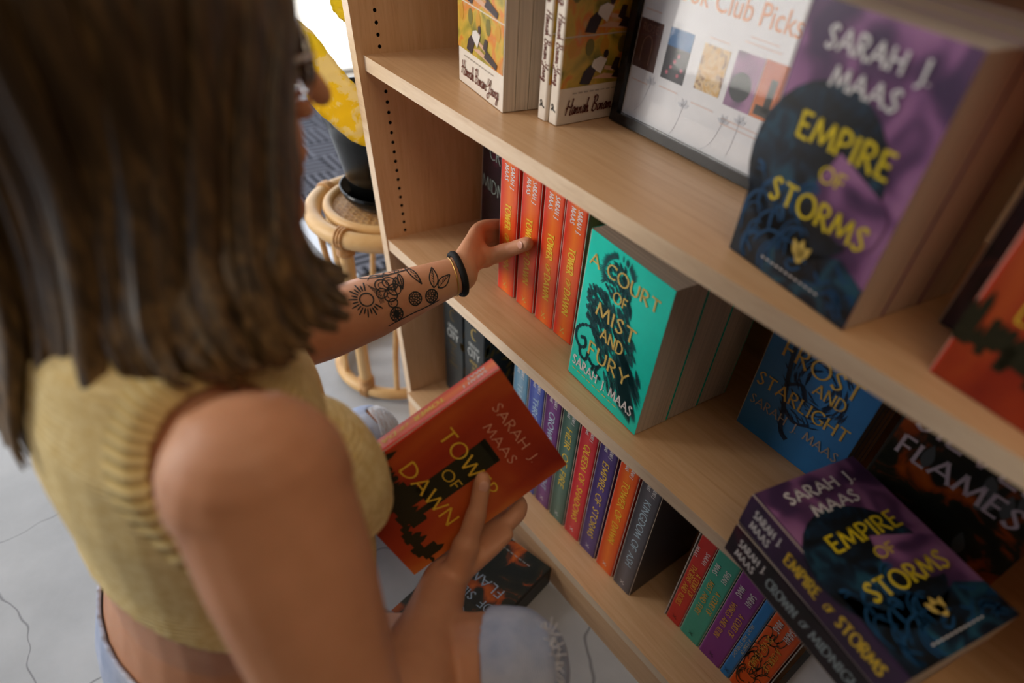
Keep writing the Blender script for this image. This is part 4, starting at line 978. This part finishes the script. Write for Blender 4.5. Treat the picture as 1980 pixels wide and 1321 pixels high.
def knit(name, rib):
    t = NT(name, .9, .15); v = t.coord((1, 1, 1))
    w = t.node('ShaderNodeTexWave', wave_type='BANDS', bands_direction='Z'); w.inputs['Scale'].default_value = 62; w.inputs['Distortion'].default_value = 1.6; w.inputs['Detail'].default_value = 1.5; w.inputs['Detail Scale'].default_value = 3
    t.link(v, w.inputs['Vector']); n = t.noise(v, 140, 2)
    if rib:
        vo = t.node('ShaderNodeVectorMath', operation='SUBTRACT'); vo.inputs[1].default_value = tuple(RS - V((.43, -.44, 0)) * 0); t.link(v, vo.inputs[0])
        sp = t.node('ShaderNodeSeparateXYZ'); t.link(vo.outputs[0], sp.inputs[0]); at = t.node('ShaderNodeMath', operation='ARCTAN2'); t.link(sp.outputs['Z'], at.inputs[0]); t.link(sp.outputs['Y'], at.inputs[1])
        ml = t.node('ShaderNodeMath', operation='MULTIPLY'); ml.inputs[1].default_value = 46; t.link(at.outputs[0], ml.inputs[0]); sn = t.node('ShaderNodeMath', operation='SINE'); t.link(ml.outputs[0], sn.inputs[0])
        h = sn.outputs[0]; t.bump(h, .5, .003)
        t.color(t.ramp(h, [(.0, srgb(226, 200, 136)), (.7, srgb(240, 220, 164))]))
    else:
        h = w.outputs['Fac']; t.bump(h, .4, .002)
        t.color(t.ramp(n, [(.35, srgb(228, 202, 140)), (.65, srgb(242, 222, 168))]))
    return t.m
M_KNIT, M_RIB = knit('yellow_knit', False), knit('yellow_knit_rib', True)
def arm_f(p):
    d1, t1 = segd(p, RS, EL); d2, t2 = segd(p, LS, LE); f = min(d1 / (.0605 - .006 * t1), d2 / (.060 - .006 * t2))
    d3, _ = segd(p, EL, RW); d4, _ = segd(p, LE, LW); return min(f, d3 / .05, d4 / .055)
def hem(p): return .385 + .10 * max(0, min(1, (-.36 - p.y) / .16))
def vest_keep(p):
    if p.z < hem(p) or p.z > .715: return False
    if (p - V((.43, -.372, .735))).length < .066 or abs(p.x - .436) > .20 or p.y > -.235 or (p.z > .655 and p.y > -.325): return False
    if p.x > .5 and p.z < .5 and p.y > -.33: return False
    return arm_f(p) > 1.03
def vest_off(p): return .0075 + .004 * max(0, 1 - abs(arm_f(p) - 1.25) / .25) + .010 * max(0, min(1, (.5 - p.z) / .12)) + (.014 * max(0, min(1, (.55 - p.z) / .08)) + .030 * max(0, min(1, (.51 - p.z) / .07))) * max(0, min(1, (p.y + .43) / .06))
vest = garment('knit_vest', vest_keep, vest_off, [M_KNIT, M_RIB], lambda p: 1 if arm_f(p) < 1.5 and p.x > .5 else 0)
def denim():
    t = NT('light_denim', .85, .15); v = t.coord(); n = t.noise(v, 14, 4, .6); n2 = t.noise(v, 500, 2)
    w = t.node('ShaderNodeTexWave', wave_type='BANDS', bands_direction='DIAGONAL'); w.inputs['Scale'].default_value = 260; t.link(v, w.inputs['Vector'])
    t.color(t.ramp(n, [(.3, srgb(150, 166, 200)), (.55, srgb(186, 196, 220)), (.75, srgb(206, 212, 228))])); t.bump(w.outputs['Fac'], .3, .001); return t.m
M_DEN = denim()
def jean_keep(p):
    if p.z > (.365 + .02 * (p.y + .44) / .1 if p.y < -.315 and p.x < .615 else .46) or arm_f(p) < 1.25: return False
    if (p - (LK + V((.02, .03, .045)))).length < .036: return False
    if (p - bk(.085, -.02, -.02)).length < .10 or (p - V((.225, .03, .49))).length < .10 or p.y > -.02: return False
    if p.z < .09 and (p - V((.69, -.27, .06))).length < .11: return False
    if p.y < -.44 and p.x < .28 and p.z < .12: return False
    return True
jeans = garment('jeans', jean_keep, lambda p: .006, [M_DEN])
M_SHOE = flat('white_canvas', (220, 216, 208), .8)
garment('shoe', lambda p: p.y < -.425 and p.x < .28 and p.z < .125, lambda p: .009, [M_SHOE])
garment('shoe', lambda p: p.z < .10 and (p - V((.69, -.27, .05))).length < .12, lambda p: .009, [M_SHOE])
M_THR = flat('cotton_threads', (222, 224, 232), .9)
bm = bmesh.new(); rnd = random.Random(6)
for i in range(34):                                        # threads across the torn left knee
    f = -1 + 2 * i / 33; P = []
    for j in range(7):
        s = -1 + 2 * j / 6; q = LK + V((.02 + .042 * s - .012 * f, .03 + .02 * f + .004 * rnd.random() , .045 - .028 * f)) 
        loc, nn, _, _ = BV.find_nearest(q); P.append(loc + nn * (.0062 + .0012 * rnd.random()))
    loft(bm, P, [.0007] * 7, 5)
pp_('torn_threads', bm, M_THR)
bm = bmesh.new()
for i in range(70):                                        # frayed edge along the right knee
    a = -.7 + 2.6 * i / 69; q = RK + V((.048 * math.cos(a) + .012, .02 + .03 * math.sin(a), .02 + .05 * math.sin(a)))
    loc, nn, _, _ = BV.find_nearest(q); d = V((rnd.uniform(-1, 1), rnd.uniform(-1, 1), rnd.uniform(-1, 1))) * .004
    loft(bm, [loc + nn * .006, loc + nn * .009 + d, loc + nn * .010 + d * 2], [.0006] * 3, 5)
pp_('frayed_edge', bm, M_THR)
# bracelet, hair tie, rings of the wrist
wa = (LW - LE).normalized(); wc = LW - wa * .006
def band(c, axis, R, r, name, mat, sq=1.0):
    u = axis.cross(V((0, 0, 1))).normalized(); w = axis.cross(u); bm = bmesh.new(); n = 36; rows = []
    for i in range(n):
        a = 2 * math.pi * i / n; q = c + u * math.cos(a) * .06 + w * math.sin(a) * .06
        hit = BV.ray_cast(q, (c - q).normalized(), .1); loc = hit[0] if hit[0] else c + (q - c).normalized() * R; rd = (q - c).normalized(); loc = c + rd * ((loc - c).dot(rd) + r * .7)
        rows.append([bm.verts.new(loc + rd * (r * math.cos(b)) + axis * (r * sq * math.sin(b))) for b in (2 * math.pi * k / 8 for k in range(8))])
    for i in range(n):
        for k in range(8): bm.faces.new((rows[i][k], rows[(i + 1) % n][k], rows[(i + 1) % n][(k + 1) % 8], rows[i][(k + 1) % 8])).smooth = True
    pp_(name, bm, mat)
band(wc, (wa + V((.16, 0, .0))).normalized(), .026, .0042, 'hair_tie', flat('black_elastic', (12, 12, 13), .8), 1.15)
band(wc - wa * .009, (wa + V((.22, 0, -.05))).normalized(), .026, .0011, 'chain_bracelet', flat('gold_chain', (200, 160, 90), .3, .5, .9))
# thumb nails
for c, ax_, up_ in ((V((.288, .0672, .5305)), V((.0165, 0, .0125)), V((.15, -1, .25))), (bk(.021, .0185, .0118), (bk(.0165, .0225, 0) - bk(.030, .009, 0)), HN)):
    ax_ = ax_.normalized(); up_ = (up_ - ax_ * up_.dot(ax_)).normalized(); sd = ax_.cross(up_)
    hit = BV.ray_cast(c + up_ * .03, -up_, .05); c = hit[0] if hit[0] else c + up_ * .008
    bm = bmesh.new(); ellipsoid(bm, c - up_ * .0005, (.0068, .0056, .0013), Matrix((ax_, sd, up_)).transposed(), 14, 8); pp_('thumbnail', bm, flat('nail', (222, 170, 150), .3))
# tattoos on the left forearm, inked onto the skin
TA, TV, TW_ = V((.0822, .9893, .1208)), V((-.6128, -.0455, .7890)), V((-.786, .1389, -.6024)); TO = V((.2844, -.269, .5042))
bm = bmesh.new()
def tpt(a, v):
    o_ = TO + TA * a + TV * v - TW_ * .12; hit = BV.ray_cast(o_, TW_, .2)
    return hit[0] + hit[1] * .0004 if hit[0] else None
def ts(pts, w=.0011):
    if len(pts) > 2: pts = C_(*pts)
    else: pts = [(pts[0][0] + (pts[1][0] - pts[0][0]) * t, pts[0][1] + (pts[1][1] - pts[0][1]) * t) for t in (0, .33, .66, 1)]
    for q in stroke2d(pts, w * 1.4, .15, -.3):
        c = [tpt(p.x, p.y) for p in q]
        if all(c):
            try: bm.faces.new([bm.verts.new(p) for p in c])
            except ValueError: pass
cir = lambda x, y, r, r2=None, a0=0, a1=360, n=12: [(x + r * math.cos(math.radians(a0 + (a1 - a0) * i / n)), y + (r2 or r) * math.sin(math.radians(a0 + (a1 - a0) * i / n))) for i in range(n + 1)]
ts(cir(.0985, .0095, .0082, .0075), .0013)
for i in range(17):
    a = math.radians(70 + 15 * i); r0, r1 = .0105, .0175 if i % 2 else .021; ts([(.0985 + r0 * math.cos(a), .0095 + r0 * math.sin(a)), (.0985 + r1 * math.cos(a), .0095 + r1 * math.sin(a))], .0014)
for k in range(4): ts([(.108 + .0015 * k, .026 - .002 * k), (.112 + .0018 * k, .012), (.112 + .0015 * k, -.001)], .0005)
for (x, y, r) in ((.124, .019, .0085), (.119, .010, .007), (.128, .004, .0085), (.136, .009, .008), (.134, .019, .008), (.127, -.005, .006)): ts(cir(x, y, r, r * .85), .0011); ts(cir(x, y, r * .5, r * .4, 40, 230), .0007)
for i in range(10): ts([(.112 + .006 * i, .030 + .004 * math.sin(i * 1.7)), (.122 + .006 * i, .0345 - .002 * (i % 3)), (.130 + .005 * i, .028)], .0008)
ts([(.106, .036), (.135, .040), (.168, .036)], .0011); ts([(.106, .036), (.13, .029), (.168, .026)], .0011)
for (x, y, a, L, W) in ((.152, .025, -1.9, .020, .006), (.166, .030, -1.35, .027, .0075), (.146, .022, -2.2, .018, .006), (.1855, -.006, 1.15, .026, .011), (.191, -.008, .42, .024, .011)):
    lf = leaf2d(x, y, a, L, W, 8); ts([(p.x, p.y) for p in lf] + [(lf[0].x, lf[0].y)], .0012); ts([(x, y), (x + L * .9 * math.cos(a), y + L * .9 * math.sin(a))], .0008)
    for k in range(5): t_ = .25 + .13 * k; px, py = x + L * t_ * math.cos(a), y + L * t_ * math.sin(a); ts([(px, py), (px + W * .35 * math.cos(a + .8), py + W * .35 * math.sin(a + .8))], .0006)
for (x, y) in ((.1565, -.010), (.179, -.0145), (.1265, -.019)):
    ts(cir(x, y, .0085, .0080), .0012)
    for i in range(16):
        a = i * 2.4; r = .0018 * math.sqrt(i + .5); ts(cir(x + r * math.cos(a), y + r * math.sin(a), .0018, .0016, n=6), .0007)
for i in range(14): ts([(.1265 + .0006 * (i - 7), -.0265 + .001 * abs(i - 7)), (.1265 + .0007 * (i - 7), -.012 - .001 * abs(i - 7))], .0006)
ts([(.112, -.0285), (.14, -.026), (.17, -.0245), (.19, -.0225)], .0010); ts([(.179, -.022), (.186, -.010)], .001)
pp_('tattoo', bm, ink((30, 34, 36), .6), 'keep')
# eyes, glasses
for sx in (-1, 1):
    bm = bmesh.new(); ellipsoid(bm, hd(sx * .031, .0735, .004), (.012, .0125, .0105), HM); pp_('eye', bm, flat('eye_white', (220, 214, 206), .2))
bm = bmesh.new()
for sx in (-1, 1):
    pts = [hd(sx * (.033 + .024 * math.cos(a)), .099 - .012 * abs(math.cos(a) * .5 + .5) * (1 if sx else 1), .010 + .021 * math.sin(a)) for a in (2 * math.pi * i / 24 for i in range(25))]; loft(bm, pts, [.0013] * 25, 8, cap=False)
    loft(bm, [hd(sx * .058, .090, .017), hd(sx * .074, .06, .016), hd(sx * .078, -.01, .010), hd(sx * .076, -.03, -.01)], [.0018] * 4, 8)
loft(bm, [hd(-.010, .1015, .013), hd(0, .104, .016), hd(.010, .1015, .013)], [.0018] * 3, 8)
gl = pp_('glasses_frame', bm, flat('polished_metal', (196, 198, 202), .15, .6, .9))
for sx in (-1, 1):
    bm = bmesh.new(); ellipsoid(bm, hd(sx * .033, .0930, .010), (.0215, .0008, .0185), HM); ln = obj('lens', bm, M_GLASS, gl, True)
bm = bmesh.new(); loft(bm, [hd(-.020, .0835, -.0680), hd(-.01, .0945, -.0675), hd(0, .0965, -.0680), hd(.01, .0945, -.0675), hd(.020, .0835, -.0680)], [(.0012, .006)] * 5, 8, up=HUP); pp_('lips', bm, flat('lip_colour', (168, 92, 84), .45))

# hair: locks fanning from the parting over the side of the head to the shoulder
HG = [
 [(0.400, -0.256, 0.925), (0.450, -0.268, 0.868), (0.480, -0.288, 0.815), (0.496, -0.298, 0.785), (0.505, -0.308, 0.755), (0.507, -0.298, 0.728), (0.495, -0.268, 0.702)],
 [(0.402, -0.270, 0.945), (0.455, -0.275, 0.880), (0.492, -0.302, 0.815), (0.518, -0.323, 0.772), (0.539, -0.333, 0.743), (0.547, -0.326, 0.714), (0.548, -0.311, 0.696)],
 [(0.404, -0.300, 0.962), (0.468, -0.308, 0.890), (0.500, -0.331, 0.815), (0.522, -0.351, 0.766), (0.545, -0.360, 0.734), (0.564, -0.357, 0.709), (0.568, -0.348, 0.698)],
 [(0.405, -0.335, 0.970), (0.472, -0.342, 0.895), (0.503, -0.362, 0.815), (0.520, -0.381, 0.765), (0.541, -0.393, 0.729), (0.560, -0.390, 0.710), (0.566, -0.376, 0.701)],
 [(0.405, -0.372, 0.968), (0.465, -0.385, 0.890), (0.492, -0.398, 0.810), (0.508, -0.411, 0.755), (0.520, -0.423, 0.718), (0.534, -0.424, 0.698), (0.536, -0.412, 0.691)],
 [(0.406, -0.408, 0.952), (0.450, -0.425, 0.880), (0.472, -0.438, 0.800), (0.482, -0.450, 0.735), (0.486, -0.465, 0.688), (0.490, -0.477, 0.655), (0.493, -0.481, 0.630)],
 [(0.407, -0.435, 0.925), (0.425, -0.455, 0.860), (0.438, -0.468, 0.780), (0.442, -0.485, 0.700), (0.440, -0.505, 0.650), (0.440, -0.515, 0.615), (0.440, -0.518, 0.585)]]
HG = [[V(p) for p in g] for g in HG]
mir = lambda p: V((2 * .407 - p.x, p.y, p.z))
guides = HG + [[mir(p) for p in g] for g in HG[::-1]]
def hair_mat():
    t = NT('brown_hair', .42, .5); v = t.coord((160, 160, 10)); n = t.noise(v, 1.0, 3, .6, .3); n2 = t.noise(t.coord((1, 1, 1)), 14, 2)
    sp = t.node('ShaderNodeSeparateXYZ'); tc = t.node('ShaderNodeTexCoord'); t.link(tc.outputs['Object'], sp.inputs[0])
    mr = t.node('ShaderNodeMapRange'); mr.inputs[1].default_value = .80; mr.inputs[2].default_value = .66; t.link(sp.outputs['Z'], mr.inputs[0])
    ad = t.node('ShaderNodeMath', operation='MULTIPLY_ADD'); t.link(mr.outputs[0], ad.inputs[0]); ad.inputs[1].default_value = .22; t.link(n, ad.inputs[2])
    t.color(t.ramp(ad.outputs[0], [(.35, srgb(48, 37, 24)), (.52, srgb(66, 51, 33)), (.68, srgb(96, 75, 46)), (.88, srgb(142, 113, 74))])); t.bump(n, .3, .001)
    t.b.inputs['Anisotropic'].default_value = .4; return t.m
M_HAIR = hair_mat()
bm = bmesh.new(); rnd = random.Random(21); SKC = hd(0, -.008, .012); SKR = (.083, .107, .113)
def outward(p, k):
    l = p - SKC; q = V((l.dot(HR) / SKR[0], l.dot(HF) / SKR[1], l.dot(HUP) / SKR[2]))
    if 0 < q.length < k: q = q * (k / q.length); return SKC + HR * (q.x * SKR[0]) + HF * (q.y * SKR[1]) + HUP * (q.z * SKR[2])
    return p
NL = 330
for i in range(NL):
    u = (len(guides) - 1) * ((i + rnd.random()) / NL); a = min(int(u), len(guides) - 2); f = u - a
    if a == 6 and f > .5: pass
    layer = rnd.random(); g = [p.lerp(q, f) for p, q in zip(guides[a], guides[a + 1])]
    cen = V((.407, -.36, 0)); cut_ = 1.0 - .16 * rnd.random() * (1 if rnd.random() < .6 else 0)
    pts = []
    jx = V((rnd.gauss(0, .0035), rnd.gauss(0, .0035), 0))
    for j, p in enumerate(g):
        rad = V((p.x, p.y, 0)) - cen; rad.normalize(); s = j / 6
        p = p + rad * ((layer - .85) * .020 * (s + .25)) * min(1, .25 + min(u, 13 - u)) + jx * (.3 + s) * min(1, .4 + min(u, 13 - u)) + V((0, 0, rnd.gauss(0, .004) * s))
        pts.append(outward(p, 1.035 + .05 * layer))
    c = crom(pts, 5); c = c[:max(12, int(len(c) * cut_))]; n = len(c); w = .0068 + .004 * rnd.random()
    rr = [((w * (.55 + .45 * min(1, k / n * 3))) * (1 - .9 * max(0, (k / n - .62) / .38) ** 1.3), (.0024) * (1 - .8 * max(0, (k / n - .7) / .3))) for k in range(n)]
    fr_ = [(q - cen) for q in c]
    # flattened lock, broad side facing outward
    ring_prev = None
    for k in range(n):
        t_ = (c[min(k + 1, n - 1)] - c[max(k - 1, 0)]).normalized(); o_ = V((c[k].x - .407, c[k].y + .36, (c[k].z - .84) * .8 if c[k].z > .84 else 0)); o_ = (o_ - t_ * o_.dot(t_)).normalized(); s_ = t_.cross(o_)
        cur = [bm.verts.new(c[k] + s_ * (rr[k][0] * math.cos(b)) + o_ * (rr[k][1] * math.sin(b))) for b in (2 * math.pi * q / 7 for q in range(7))]
        if ring_prev:
            for q in range(7): bm.faces.new((ring_prev[q], ring_prev[(q + 1) % 7], cur[(q + 1) % 7], cur[q])).smooth = True
        ring_prev = cur
# under-layer close to the scalp
T = Matrix.Translation(SKC + HF * -.012) @ HM.to_4x4() @ Matrix.Diagonal((SKR[0] * 1.0, SKR[1] * .97, SKR[2] * 1.0, 1))
res = bmesh.ops.create_uvsphere(bm, u_segments=32, v_segments=20, radius=1, matrix=T)
kill = [v for v in res['verts'] if ((v.co - HO).dot(HF) > .062 and (v.co - HO).dot(HUP) < .075) or (v.co - HO).dot(HUP) < -.06]
bmesh.ops.delete(bm, geom=kill, context='VERTS')
pp_('hair', bm, M_HAIR, 'keep')
